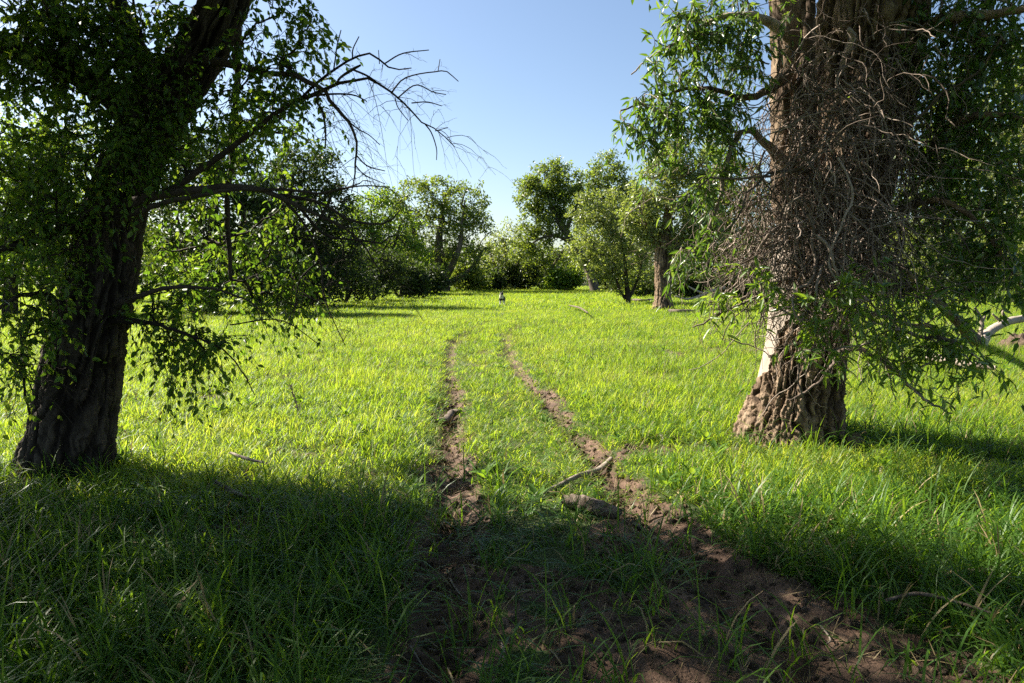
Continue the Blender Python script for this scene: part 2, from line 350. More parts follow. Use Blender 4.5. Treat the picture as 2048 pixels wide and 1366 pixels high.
def tuft(name, nb, spread, h0, h1, w, lean, mats, straw=0.0, segs=4, curl=1.0):
    """a tuft of bent blades, unit height scale in metres"""
    n = nb; base = rng.normal(size=(n, 2)) * spread * .5; ang = rng.random(n) * 2 * np.pi
    H = h0 + (h1 - h0) * rng.random(n); ln = lean * (0.25 + rng.random(n)); cu = curl * (0.3 + 1.2 * rng.random(n) ** 1.5)
    t = np.linspace(0, 1, segs + 1)
    d = np.stack([np.cos(ang), np.sin(ang)], -1)
    pitch = ln[:, None] + cu[:, None] * t[None] ** 1.6
    step = H[:, None] / segs
    hor = np.cumsum(np.sin(pitch) * step, 1) - np.sin(pitch[:, :1]) * step; ver = np.cumsum(np.cos(pitch) * step, 1) - np.cos(pitch[:, :1]) * step
    C = np.stack([base[:, 0:1] + d[:, 0:1] * hor, base[:, 1:2] + d[:, 1:2] * hor, ver - .01], -1)
    side = np.stack([-d[:, 1], d[:, 0], np.zeros(n)], -1)
    tw = rng.normal(size=n) * .5
    wid = w * (0.7 + .6 * rng.random(n))[:, None] * np.array([.75, 1, .95, .7, .0])[None] if segs == 4 else w * (0.7 + .6 * rng.random(n))[:, None] * np.array([.8, 1, .7, 0.0])[None]
    sd = side[:, None, :] * np.cos(tw)[:, None, None] + np.array([0, 0, 1.0]) * np.sin(tw)[:, None, None] * .4
    Lf = C - sd * wid[..., None] / 2; Rt = C + sd * wid[..., None] / 2
    V = np.concatenate([Lf[:, :segs], Rt[:, :segs], C[:, segs:]], 1)
    m = 2 * segs + 1
    q = [[k, segs + k, segs + k + 1, k + 1] for k in range(segs - 1)]; tr = [[segs - 1, 2 * segs - 1, 2 * segs]]
    off = np.arange(n)[:, None, None] * m
    Q = (np.array(q)[None] + off).reshape(-1, 4); T = (np.array(tr)[None] + off).reshape(-1, 3)
    isst = (rng.random(n) < straw).astype(int)
    mi = np.concatenate([np.repeat(isst, segs - 1), isst])
    me = mesh_from(name, V.reshape(-1, 3), Q, T, mats, True, {'rnd': np.repeat(rng.random(n), m)}, mi)
    return bpy.data.objects.new(name, me)
gm = [M['grass'], M['straw']]; tm = [M['tall'], M['straw']]
front_t = [tuft('grass_tuft', 9, .07, .10, .36, .0092, .28, tm, .06, 4, 1.8) for _ in range(16)]
near_t = [tuft('grass_tuft', 12, .07, .07, .21, .0066, .40, gm, .06, 4, 1.7) for _ in range(16)]
mid_t = [tuft('grass_tuft', 34, .24, .09, .23, .0085, .42, gm, .04, 3, 1.5) for _ in range(8)]
mid2_t = [tuft('grass_tuft', 20, .13, .08, .21, .0066, .42, gm, .05, 3, 1.6) for _ in range(8)]
far_t = [tuft('grass_tuft', 48, .55, .10, .25, .017, .42, gm, .03, 3, 1.5) for _ in range(6)]
tall_t = [tuft('tall_tuft', 8, .07, .24, .52, .0082, .18, tm, .04, 4, 1.9) for _ in range(10)]

def sample(y0, y1, dens, margin=1.2):
    A = 0.76 * (y1 ** 2 - y0 ** 2) + 2 * margin * (y1 - y0); n = int(A * dens)
    # uniform over a trapezoid
    y = rng.random(n * 2) * (y1 - y0) + y0; hw = .76 * y + margin; hm = .76 * y1 + margin
    k = rng.random(n * 2) < hw / hm; y = y[k]; x = (rng.random(len(y)) * 2 - 1) * (.76 * y + margin)
    n = min(n, len(x)); return x[:n], y[:n]
TREES_AT = []   # filled with (x, y, r) before the grass is scattered
def grass_field(name, y0, y1, dens, protos, hs, **p):
    x, y = sample(y0, y1, dens)
    m, dl, dr = mud_mask(x, y)
    keep = rng.random(len(x)) > np.clip(m * 1.08, 0, .955)
    cl = n2(x, y, .30, 77); keep &= rng.random(len(x)) < (.40 + .7 * sm(.32, .55, cl))
    between = sm(.25, .45, dl) * sm(.25, .45, dr) * ((dl + dr) < 1.75) * sm(16, 7, y)
    keep &= rng.random(len(x)) > between * .45
    for tx, ty, r in TREES_AT: keep &= (np.hypot(x - tx, y - ty) > r)
    x, y, m, between, dl, dr = x[keep], y[keep], m[keep], between[keep], dl[keep], dr[keep]
    z = gz(x, y)
    h = hs * (.30 + .75 * n2(x, y, 1.6, 88) + .55 * n2(x, y, .35, 91) + .5 * sm(.62, .72, n2(x, y, 2.4, 95))) * (1 - .5 * between) * (1 - .45 * m)
    edge = sm(.55, .2, np.minimum(dl, dr)) * sm(30, 14, y); h *= 1 - .5 * edge
    n = len(x)
    rot = np.stack([rng.normal(size=n) * .12, rng.normal(size=n) * .12, rng.random(n) * 6.283], -1)
    # a light breeze lays the blades to the right
    scl = np.stack([.85 + .4 * rng.random(n), .85 + .4 * rng.random(n), h * (.75 + .5 * rng.random(n))], -1)
    return scatter(name, np.stack([x, y, z], -1), rot, scl, rng.integers(0, len(protos), n), protos, **p)

# ------------------------------------------------------------------ trees
def connect(fixed, clumps, tip=0.006, ex=2.3, npts=7, skip=0.0, sag=0.0, wob=0.06):
    """fixed: [(pts, radii)]; every clump is joined by a curved chain to the nearest wood. returns chains [(pts, radii)]"""
    nodes = []; own = []; at = []; dirs = []
    ch = []
    for ci, (p, r) in enumerate(fixed):
        ch.append(dict(p=p, par=-1, pi=0)); t = nrm(np.gradient(p, axis=0))
        k0 = int(len(p) * skip) if ci == 0 else 0
        for k in range(k0, len(p)): nodes.append(p[k]); own.append(ci); at.append(k); dirs.append(t[k])
    nf = len(fixed)
    nodes = np.array(nodes); own = np.array(own); at = np.array(at); dirs = np.array(dirs)
    d0 = np.array([np.min(np.linalg.norm(nodes - c, axis=1)) for c in clumps]); order = np.argsort(d0)
    for oi in order:
        c = clumps[oi]; v = c - nodes; d = np.linalg.norm(v, axis=1) + 1e-6
        al = np.sum(v * dirs, 1) / d
        cost = d * (1.25 - .35 * al) + .5 * np.maximum(0, -v[:, 2])
        b = int(np.argmin(cost)); L = d[b]
        p0 = nodes[b]; dr = nrm(dirs[b] * .55 + v[b] / L + rng.normal(size=3) * .15)
        c1 = p0 + dr * L * .4 + rng.normal(size=3) * L * wob; c2 = c - v[b] * .3 + np.array([0, 0, (.12 - sag) * L]) + rng.normal(size=3) * L * wob
        t = np.linspace(0, 1, npts)[:, None]
        pts = (1 - t) ** 3 * p0 + 3 * (1 - t) ** 2 * t * c1 + 3 * (1 - t) * t ** 2 * c2 + t ** 3 * c
        pts[1:-1] += rng.normal(size=(npts - 2, 3)) * L * wob * .35
        ch.append(dict(p=pts, par=own[b], pi=at[b])); cid = len(ch) - 1
        tt = nrm(np.gradient(pts, axis=0))
        nodes = np.vstack([nodes, pts[1:]]); own = np.concatenate([own, np.full(npts - 1, cid)]); at = np.concatenate([at, np.arange(1, npts)]); dirs = np.vstack([dirs, tt[1:]])
    load = [np.ones(len(c['p'])) for c in ch]
    for cid in range(len(ch) - 1, nf - 1, -1):
        c = ch[cid]
        if c['par'] >= 0: load[c['par']][:c['pi'] + 1] += load[cid][0]
    out = []
    for cid in range(nf, len(ch)):
        c = ch[cid]; r = tip * load[cid] ** (1 / ex)
        if c['par'] < nf: r = np.minimum(r, fixed[c['par']][1][c['pi']] * .75)
        r = r * np.linspace(1, .8, len(r)); out.append((c['p'], r))
    return out
def stem(pts, n):
    """pts rows (x,y,z,r) -> dense points and radii"""
    q = catmull(np.asarray(pts, float), n); return q[:, :3], np.maximum(q[:, 3], .002)
def pstem(pix, n=14):
    """pix rows (px,py,width_px,depth)"""
    return stem([[*P(a, b, d), w * d / FPX / 2] for a, b, w, d in pix], n)
def blob_points(blobs, d, n, deep=1.0, shell=.45):
    """blobs (px,py,r[,depth]) at depth d; points fill their volume, denser to the outside"""
    w = np.array([b[2] ** 2 for b in blobs], float); k = rng.choice(len(blobs), n, p=w / w.sum())
    u = rdir(n) * ((shell ** 3 + (1 - shell ** 3) * rng.random(n)) ** (1 / 3) * np.where(rng.random(n) < .2, 1.0 + .35 * rng.random(n), 1.0))[:, None]
    out = []
    for i in range(n):
        b = blobs[k[i]]; dd = b[3] if len(b) > 3 else d
        rm = b[2] * dd / FPX; out.append(P(b[0], b[1], dd) + u[i] * rm * np.array([1, deep, 1]))
    return np.array(out)
def add_wood(root, base, fixed, chains, mat, limb_r, sides=7, fixed_names=('trunk',), mat_twig=None, max_limbs=30, rough=False):
    for k, (p, r) in enumerate(fixed):
        nm = fixed_names[min(k, len(fixed_names) - 1)]
        if nm is None: continue
        if k == 0 and rough:
            Vv, Qq, _f, tn, _c = bark_trunk(np.column_stack([p, r])[::2], 150, 90, .06, .07, .5, .1, 4, 77)
            link(nm, mesh_from(nm, Vv - base, Qq, None, [mat], True, {'rnd': tn}), root); continue
        s = Soup(); tubes(s, p[None], r[None], 12 if k == 0 else 9); link(nm, s.mesh(nm, [mat], base), root)
    big = sorted([c for c in chains if c[1][0] > limb_r], key=lambda c: -c[1][0])[:max_limbs]; ids = {id(c) for c in big}
    for p, r in big:
        s = Soup(); tubes(s, p[None], r[None], sides); link('limb', s.mesh('limb', [mat], base), root)
    small = [c for c in chains if id(c) not in ids]
    if small:
        s = Soup(); tubes(s, np.array([c[0] for c in small]), np.array([c[1] for c in small]), 3, cap=False)
        link('twigs', s.mesh('twigs', [mat_twig or mat], base), root, kind='stuff')
def clump_leaves(soup, cl, per, rad, L, W, up=.0, fine=False, flat=.8):
    n = len(cl) * per; c = np.repeat(cl, per, 0)
    rr = np.repeat(rad * (.55 + .8 * rng.random(len(cl))), per)
    o = rdir(n) * (rng.random(n) ** .45 * rr)[:, None] * np.array([1, 1, flat])
    d = nrm(rdir(n) * .8 + nrm(o) * .7 + np.array([0, 0, up])); nor = rdir(n) + np.array([0, 0, .7])
    l = L * (.5 + .75 * rng.random(n)); leaves(soup, c + o, d, nor, l, l * W, fine)
def far_tree(name, label, cat, d, stems, blobs, nclump, per, crad, L, leafm, barkm='bark_far', W=.55, deep=.9, shell=.4, limb_r=.035, tip=.012, group=None, bare=0, skip=.3, sag=0.0, extra=None, rough=False):
    """stems: list of pixel polylines [(px,py,w_px[,ddepth])...]; the first one's first point stands on the ground"""
    fx = []
    for k, st in enumerate(stems):
        rows = []
        for s in st:
            dd = d + (s[3] if len(s) > 3 else 0); rows.append([*P(s[0], s[1], dd), s[2] * dd / FPX / 2])
        if k == 0:
            z0 = float(gz(rows[0][0], rows[0][1])[0]); rows[0][2] = z0 - .15
            rows.insert(0, [rows[0][0], rows[0][1], z0 - .3, rows[0][3] * 1.35])
        fx.append(stem(rows, 16))
    base = fx[0][0][1].copy(); base[2] += .15
    root = thing(name, base, label, cat, group)
    TREES_AT.append((base[0], base[1], fx[0][1][1] * .8))
    nclump = int(nclump * 1.7); per = int(per * .36); crad = crad * .74; shell = max(shell, .55)
    cl = blob_points(blobs, d, nclump, deep, shell)
    cl[:, 2] = np.maximum(cl[:, 2], .25)
    ch = connect(fx, cl, tip, skip=skip, sag=sag)
    if bare:
        b = blob_points(extra or blobs, d, bare, deep, .7); ch += [(p, r * .7) for p, r in connect(fx + ch[:40], b, tip * .6, skip=skip, sag=sag)]
    add_wood(root, base, fx, ch, M[barkm], limb_r, 6, ('trunk', 'stem'), rough=rough)
    s = Soup(); clump_leaves(s, cl, per, crad, L, W)
    link('crown', s.mesh('crown', [M[leafm]], base), root, kind='stuff')
    return root

# ---- bark-covered trunks close to the camera
def bark_trunk(pts, nr, ns, depth, ridge, vert, flare=.25, lobes=5, seed=0, smooth_fn=None):
    q = catmull(np.asarray(pts, float), nr * 3); tt_ = np.linspace(0, 1, nr) ** 1.7 * (nr * 3 - 1); k_ = np.minimum(tt_.astype(int), nr * 3 - 2); q = q[k_] + (q[k_ + 1] - q[k_]) * (tt_ - k_)[:, None]
    C = q[:, :3]; Rr = q[:, 3]
    T = nrm(np.gradient(C, axis=0)); n1 = nrm(np.array([1.0, 0, 0]) - T * T[:, :1]); b1 = np.cross(T, n1)
    s = np.concatenate([[0], np.cumsum(np.linalg.norm(np.diff(C, axis=0), axis=1))])
    th = np.linspace(0, 2 * np.pi, ns, endpoint=False)
    S, TH = np.meshgrid(s, th, indexing='ij'); RR = np.broadcast_to(Rr[:, None], S.shape)
    ph = 3 * vnoise(np.stack([np.zeros_like(S), np.zeros_like(S), S * .6], -1), seed + 5)
    base = RR * (1 + flare * np.exp(-S / .35) * (.6 + .4 * np.cos(lobes * TH + ph)) + .045 * np.cos(3 * TH + 2 * ph))
    def cyl(rs, vs, sd):
        r0 = np.mean(Rr); wob = .30 * vnoise(np.stack([S * 3.0, np.sin(TH) * 2, np.cos(TH) * 2], -1), seed + 9) + .10 * vnoise(np.stack([S * 11.0, np.sin(TH) * 5, np.cos(TH) * 5], -1), seed + 19)
        return vnoise(np.stack([np.cos(TH + wob) * r0 / rs, np.sin(TH + wob) * r0 / rs, S / vs], -1), sd)
    a = np.abs(cyl(ridge, vert, seed) - .5) * 2; b = np.abs(cyl(ridge * .55, vert * .35, seed + 1) - .5) * 2; c = cyl(ridge * .22, vert * .08, seed + 2)
    furrow = 1 - np.clip(a * 3.0, 0, 1); f2 = 1 - np.clip(b * 3.4, 0, 1)
    disp = -depth * (furrow * 1.0 + f2 * .5) + depth * .6 * (c - .5) + depth * .4 * (cyl(ridge * .11, vert * .035, seed + 3) - .5)
    bare = np.zeros_like(S) if smooth_fn is None else smooth_fn(S, TH)
    disp = disp * (1 - bare) - bare * depth * .9
    rad = base + disp
    V = C[:, None, :] + rad[..., None] * (n1[:, None, :] * np.cos(TH)[..., None] + b1[:, None, :] * np.sin(TH)[..., None])
    i, j = np.meshgrid(np.arange(nr - 1), np.arange(ns), indexing='ij'); j2 = (j + 1) % ns
    Q = np.stack([i * ns + j, i * ns + j2, (i + 1) * ns + j2, (i + 1) * ns + j], -1).reshape(-1, 4)[:, ::-1]
    fb = ((bare[:-1] + bare[1:]) / 2 > .5).ravel()
    tone = np.clip(.75 - furrow * .9 - f2 * .35, 0, 1)
    return V.reshape(-1, 3), Q, fb, tone.ravel(), (C, Rr)
# ---- trees beyond the meadow
far_tree('round_tree', 'dark round-crowned cottonwood with open branching, left of the track end', 'tree', 60,
         [[(888, 590, 30), (885, 560, 24), (880, 520, 20), (878, 480, 15), (885, 430, 8), (890, 390, 4)],
          [(886, 565, 15), (905, 530, 13, -.5), (920, 490, 10, -1), (925, 440, 6, -1), (930, 400, 3)],
          [(885, 565, 16), (850, 520, 13, 1), (830, 470, 9, 1), (815, 420, 5, 1)],
          [(890, 570, 13), (940, 540, 9), (965, 500, 5)]],
         [(880, 395, 42), (930, 410, 45), (830, 400, 40), (945, 460, 40), (900, 450, 50), (810, 450, 45), (860, 480, 55), (960, 520, 30), (920, 530, 40), (800, 510, 40), (850, 545, 40), (790, 395, 22)],
         400, 80, .6, .25, 'leaf_mid', shell=.78, tip=.024)
far_tree('yellow_green_tree', 'yellow-green sunlit willow behind the dark thicket', 'tree', 54,
         [[(755, 590, 20), (752, 540, 15), (748, 500, 11), (745, 460, 6), (742, 420, 3)], [(752, 550, 9), (785, 500, 6), (800, 450, 4)]],
         [(745, 430, 45), (790, 450, 45), (720, 470, 45), (770, 500, 55), (820, 520, 45), (720, 530, 45), (700, 440, 35), (780, 395, 25)],
         240, 75, .6, .25, 'leaf_bright', shell=.4, tip=.014)
far_tree('scrub_tree', 'grey-green scrubby tree standing between the round crown and the leaning trunk', 'tree', 66,
         [[(1020, 588, 12), (1018, 550, 9), (1012, 510, 6), (1005, 475, 3)], [(1019, 565, 7), (1040, 520, 5), (1050, 480, 3)], [(1020, 570, 6), (990, 530, 4), (978, 500, 3)]],
         [(1015, 465, 28), (1045, 475, 28), (990, 500, 28), (1020, 510, 35), (1000, 550, 35), (1045, 545, 35), (970, 550, 30), (1010, 575, 30)],
         170, 60, .62, .25, 'leaf_pale', shell=.5, tip=.013, bare=60)
far_tree('scrub_tree', 'low open tree with a forked bare stem under the leaning trunk', 'tree', 64,
         [[(1095, 588, 10), (1096, 560, 8), (1105, 535, 6), (1120, 510, 4), (1135, 490, 3)], [(1096, 556, 6), (1088, 530, 5), (1085, 500, 3)]],
         [(1090, 505, 25), (1120, 530, 28), (1080, 545, 32), (1130, 560, 25), (1100, 570, 30), (1065, 520, 24)],
         120, 60, .6, .24, 'leaf_mid', shell=.5, tip=.012, bare=30)
far_tree('leaning_tree', 'tall cottonwood whose dark trunk leans left over the meadow edge', 'tree', 61,
         [[(1192, 584, 22), (1185, 560, 19), (1172, 525, 17), (1150, 490, 15), (1128, 460, 13), (1108, 425, 10), (1095, 390, 6), (1090, 360, 3)],
          [(1150, 490, 9), (1115, 472, 7, -.5), (1085, 475, 5, -.5), (1060, 490, 3)], [(1130, 463, 9), (1150, 420, 7), (1165, 380, 4)]],
         [(1090, 365, 38), (1130, 365, 38), (1065, 390, 35), (1100, 410, 42), (1140, 410, 40), (1070, 440, 32), (1110, 450, 35), (1050, 370, 18), (1075, 480, 28), (1040, 500, 22), (1110, 335, 18)],
         350, 75, .66, .26, 'leaf_mid', shell=.45, tip=.016)
far_tree('tall_tree', 'tallest dome-topped cottonwood right behind the leaning trunk', 'tree', 66,
         [[(1240, 588, 22), (1238, 540, 18), (1232, 480, 13), (1225, 420, 8), (1215, 360, 4)], [(1236, 520, 10), (1270, 460, 7), (1285, 410, 4)]],
         [(1210, 335, 30), (1215, 370, 42), (1180, 410, 42), (1240, 410, 50), (1195, 460, 50), (1250, 470, 50), (1280, 420, 40), (1180, 520, 42), (1240, 530, 50), (1170, 375, 25), (1240, 345, 20)],
         500, 75, .7, .28, 'leaf_mid', shell=.45, tip=.016)
far_tree('slender_tree', 'small pale-leaved tree on three thin stems beside the ragged trunk', 'tree', 37,
         [[(1257, 607, 13), (1255, 585, 11), (1252, 550, 8), (1248, 510, 5), (1240, 470, 3)], [(1255, 603, 7), (1243, 585, 6), (1232, 560, 5), (1220, 530, 3)], [(1257, 600, 6), (1275, 560, 5), (1285, 520, 3)]],
         [(1190, 470, 45), (1240, 440, 45), (1270, 480, 42), (1200, 520, 45), (1250, 530, 45), (1290, 540, 35), (1170, 420, 35), (1215, 400, 30), (1265, 400, 30), (1165, 500, 30), (1225, 560, 30)],
         230, 85, .42, .17, 'leaf_pale', shell=.4, tip=.009, bare=60)
far_tree('ragged_tree', 'thick sunlit trunk with ragged twigs and a pale silvery crown', 'tree', 31.5,
         [[(1327, 626, 42), (1326, 600, 34), (1326, 565, 33), (1325, 530, 34), (1330, 490, 30), (1335, 440, 20), (1340, 390, 11), (1342, 340, 5)],
          [(1328, 520, 16), (1360, 480, 13), (1385, 430, 8), (1400, 380, 4)], [(1326, 515, 15), (1300, 470, 11), (1280, 420, 7), (1275, 380, 4)], [(1330, 500, 9), (1390, 495, 7, -1), (1430, 490, 4, -1)]],
         [(1340, 330, 45), (1370, 380, 50), (1310, 380, 48), (1280, 430, 42), (1340, 430, 60), (1400, 430, 45), (1290, 465, 30), (1370, 480, 50), (1410, 480, 35), (1390, 330, 40), (1345, 290, 25)],
         380, 85, .42, .16, 'leaf_pale', 'bark_mid', shell=.4, tip=.009, bare=320, limb_r=.03, rough=True, extra=[(1325, 505, 50), (1290, 515, 40), (1350, 510, 40), (1310, 480, 40), (1310, 540, 26), (1342, 545, 26)])
far_tree('background_tree', 'dense green tree seen between the ragged trunk and the vine-covered trunk', 'tree', 48,
         [[(1460, 592, 20), (1458, 550, 16), (1450, 500, 12), (1445, 440, 7), (1440, 380, 3)], [(1457, 540, 9), (1420, 525, 8), (1412, 545, 7), (1420, 570, 6)]],
         [(1440, 330, 45), (1480, 370, 50), (1420, 390, 45), (1460, 430, 55), (1500, 450, 50), (1430, 470, 45), (1480, 510, 50), (1440, 290, 30), (1520, 400, 45), (1420, 440, 30)],
         260, 80, .6, .24, 'leaf_mid', shell=.4, tip=.014)
far_tree('background_tree', 'sunlit pale tree behind the right edge of the vine-covered trunk', 'tree', 40,
         [[(1880, 605, 24), (1882, 540, 18), (1890, 450, 14), (1900, 350, 9), (1905, 250, 4)], [(1884, 520, 11), (1930, 440, 8), (1960, 370, 4)]],
         [(1900, 230, 60), (1950, 290, 65), (1860, 300, 60), (1900, 360, 70), (1970, 390, 60), (1850, 410, 55), (1910, 460, 65), (1830, 480, 45), (1960, 490, 50), (1880, 540, 50)],
         330, 80, .55, .22, 'leaf_pale', shell=.4, tip=.013)
far_tree('background_tree', 'tall pale tree filling the sky beside the hanging dark leaves', 'tree', 34,
         [[(2070, 612, 30), (2068, 520, 24), (2060, 400, 18), (2050, 280, 11), (2045, 150, 5)], [(2064, 450, 12), (2015, 370, 9), (1995, 290, 5)]],
         [(2045, 130, 60), (2020, 220, 65), (2080, 260, 75), (2010, 320, 65), (2070, 380, 75), (2000, 420, 55), (2040, 500, 65), (2100, 160, 60), (2090, 480, 60)],
         330, 80, .5, .2, 'leaf_pale', shell=.4, tip=.012)
far_tree('background_tree', 'dark shaded tree directly behind the vine-covered trunk', 'tree', 52,
         [[(1700, 592, 22), (1700, 530, 17), (1705, 450, 12), (1710, 370, 6)]],
         [(1700, 350, 60), (1760, 400, 60), (1650, 420, 60), (1720, 470, 70), (1790, 500, 55), (1640, 510, 55), (1580, 480, 60), (1560, 400, 50), (1820, 440, 50), (1570, 540, 45), (1740, 550, 50)],
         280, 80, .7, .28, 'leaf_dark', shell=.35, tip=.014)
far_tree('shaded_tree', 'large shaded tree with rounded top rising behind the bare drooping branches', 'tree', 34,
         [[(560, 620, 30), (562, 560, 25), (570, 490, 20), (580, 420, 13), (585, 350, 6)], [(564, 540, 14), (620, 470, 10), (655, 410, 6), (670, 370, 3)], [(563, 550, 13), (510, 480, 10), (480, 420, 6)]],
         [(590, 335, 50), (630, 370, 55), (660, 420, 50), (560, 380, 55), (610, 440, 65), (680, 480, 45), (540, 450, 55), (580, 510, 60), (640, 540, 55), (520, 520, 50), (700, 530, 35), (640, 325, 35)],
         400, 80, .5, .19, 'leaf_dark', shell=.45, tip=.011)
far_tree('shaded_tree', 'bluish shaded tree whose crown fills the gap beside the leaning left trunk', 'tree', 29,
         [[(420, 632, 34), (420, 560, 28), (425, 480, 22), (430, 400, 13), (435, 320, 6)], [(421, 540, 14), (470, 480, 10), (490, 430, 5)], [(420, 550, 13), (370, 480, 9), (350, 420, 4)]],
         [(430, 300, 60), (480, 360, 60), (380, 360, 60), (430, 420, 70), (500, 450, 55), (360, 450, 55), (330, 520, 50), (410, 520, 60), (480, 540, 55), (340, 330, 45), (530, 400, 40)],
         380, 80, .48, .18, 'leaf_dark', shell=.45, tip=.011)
far_tree('edge_tree', 'sunlit yellow-green tree glimpsed past the left side of the leaning trunk', 'tree', 27,
         [[(20, 640, 30), (22, 560, 24), (30, 470, 18), (35, 370, 9), (40, 280, 4)]],
         [(40, 270, 60), (90, 330, 60), (0, 340, 60), (60, 410, 70), (120, 440, 55), (0, 470, 60), (70, 520, 60), (140, 530, 45), (-30, 560, 50)],
         260, 75, .5, .19, 'leaf_bright', shell=.4, tip=.011)
far_tree('edge_tree', 'tall open tree standing left of the field, tops backlit by the sun', 'tree', 40,
         [[(225, 615, 26), (226, 530, 20), (230, 430, 14), (236, 320, 7), (240, 230, 3)]],
         [(230, 220, 50), (190, 300, 55), (270, 320, 55), (230, 390, 60), (170, 420, 50), (290, 430, 50), (230, 500, 60), (300, 520, 45)],
         220, 75, .6, .23, 'leaf_mid', shell=.5, tip=.012)

# ---- far-off wood closing the view beyond the meadow
fw = Soup(); pts_ = []
for px in np.arange(-120, 2180, 12):
    hp = np.interp(px, [-120, 600, 900, 960, 1130, 1145, 1165, 1240, 1300, 2180], [100, 100, 85, 70, 85, 75, 70, 80, 95, 110]) * (.75 + .5 * rng.random())
    dd = 92 + 22 * rng.random(); nb = int(10 + hp * .35)
    for _ in range(nb): pts_.append(P(px + rng.normal() * 9, 572 - hp * rng.random() ** .8, dd))
pts_ = np.array(pts_); pts_[:, 2] = np.maximum(pts_[:, 2], .3); clump_leaves(fw, pts_, 9, 1.0, .62, .6)
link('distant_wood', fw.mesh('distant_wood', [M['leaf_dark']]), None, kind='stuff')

# ---- thicket and shrubs along the meadow edge
def shrub(name, label, d, px, py, w, h, leafm, n=90, per=60, bare=40, L=.2, crad=.45, group=None):
    hb = h
    st = [[(px, py, 8), (px + 3, py - h * .3, 5), (px + rng.normal() * w * .1, py - h * .7, 3)], [(px + 2, py - 3, 5), (px + w * .22, py - h * .4, 4), (px + w * .33, py - h * .75, 2)], [(px - 2, py - 3, 5), (px - w * .22, py - h * .4, 4), (px - w * .3, py - h * .7, 2)]]
    bl = [(px + (rng.random() - .5) * w * .75, py - h * (.22 + .55 * rng.random()), max(9, h * .3)) for _ in range(7)]
    return far_tree(name, label, 'shrub', d, st, bl, n, per, crad, L, leafm, shell=.3, tip=.01, bare=bare, limb_r=.03, group=group, skip=0)
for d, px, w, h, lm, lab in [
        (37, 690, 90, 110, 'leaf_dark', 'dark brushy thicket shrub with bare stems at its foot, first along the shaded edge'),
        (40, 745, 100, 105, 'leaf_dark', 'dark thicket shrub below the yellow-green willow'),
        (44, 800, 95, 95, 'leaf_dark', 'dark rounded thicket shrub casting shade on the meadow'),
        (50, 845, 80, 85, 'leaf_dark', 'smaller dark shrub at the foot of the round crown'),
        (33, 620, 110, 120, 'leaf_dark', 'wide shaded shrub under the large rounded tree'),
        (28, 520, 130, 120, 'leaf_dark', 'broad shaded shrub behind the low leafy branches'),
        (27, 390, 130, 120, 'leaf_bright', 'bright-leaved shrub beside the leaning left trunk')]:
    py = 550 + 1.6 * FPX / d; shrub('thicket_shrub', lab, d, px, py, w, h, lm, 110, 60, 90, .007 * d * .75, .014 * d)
for d, px, w, h, lm, lab in [
        (62, 935, 80, 55, 'leaf_mid', 'low green shrub between the round crown and the scrubby tree'),
        (64, 985, 70, 45, 'leaf_dark', 'low dark shrub behind the dog'),
        (66, 1050, 80, 50, 'leaf_dark', 'low dark shrub under the scrubby tree'),
        (63, 1125, 75, 40, 'leaf_bright', 'low bright green shrub at the foot of the leaning trunk'),
        (66, 1225, 60, 50, 'leaf_dark', 'low shrub in the shade behind the leaning trunk'),
        (48, 1290, 70, 55, 'leaf_mid', 'shrub behind the three-stemmed slender tree'),
        (44, 1385, 90, 60, 'leaf_dark', 'dark brush behind the fallen bleached branch'),
        (45, 1480, 90, 60, 'leaf_dark', 'dark brush between the bleached branch and the vine-covered trunk'),
        (42, 1800, 110, 75, 'leaf_dark', 'dark brush right behind the fallen limb'),
        (38, 1930, 130, 85, 'leaf_dark', 'broad dark brush beyond the earth mound'),
        (33, 2040, 120, 95, 'leaf_dark', 'brownish brush beyond the forked fallen limb')]:
    py = 550 + 1.6 * FPX / d; shrub('edge_shrub', lab, d, px, py, w, h, lm, 90, 60, 60, .007 * d * .7, .0125 * d)

# ---- leafy twigs
def sprays(soup_w, soup_l, cl, k, m, tl, L, W, droop=.6, out_from=None, rad=.0028, spread=1.0, fine=True, keep=None):
    """every clump centre carries k leafy twigs, each with m leaves set alternately along it"""
    n = len(cl) * k; c = np.repeat(cl, k, 0)
    d = rdir(n) * spread
    if out_from is not None: d = d + nrm(c - out_from) * .6
    d = nrm(d + np.array([0, 0, -.1])); ln = tl * (.5 + rng.random(n))
    t = np.linspace(0, 1, 6)[None, :, None]
    pts = c[:, None, :] + d[:, None, :] * t * ln[:, None, None] + np.array([0, 0, -1.0]) * (t ** 2) * (ln * droop)[:, None, None] + rng.normal(size=(n, 6, 3)) * t * .02
    tubes(soup_w, pts, np.linspace(1, .45, 6)[None] * rad * (.7 + .6 * rng.random(n))[:, None], 3, cap=False)
    f = (np.arange(m) + .6) / m; f = f[None] + rng.normal(size=(n, m)) * .04; f = np.clip(f, .05, 1) ** .85
    x = f * 5; i0 = np.clip(x.astype(int), 0, 4); fr = (x - i0)[..., None]
    ar = np.arange(n)[:, None]; p0, p1 = pts[ar, i0], pts[ar, i0 + 1]
    pos = p0 + (p1 - p0) * fr; tg = nrm(p1 - p0)
    side = nrm(np.cross(tg, rdir(n * m).reshape(n, m, 3)))
    ld = nrm(tg * .65 + side * .85 + np.array([0, 0, -.45 * droop]) + rng.normal(size=(n, m, 3)) * .2)
    nor = rdir(n * m).reshape(n, m, 3) * .8 + np.array([0, 0, .8])
    l = L * (.55 + .7 * rng.random((n, m)))
    pos, ld, nor, l = pos.reshape(-1, 3), ld.reshape(-1, 3), nor.reshape(-1, 3), l.ravel()
    if keep is not None:
        keep.append((pos, ld, nor, l, W))
    else: leaves(soup_l, pos, ld, nor, l, l * W, fine)
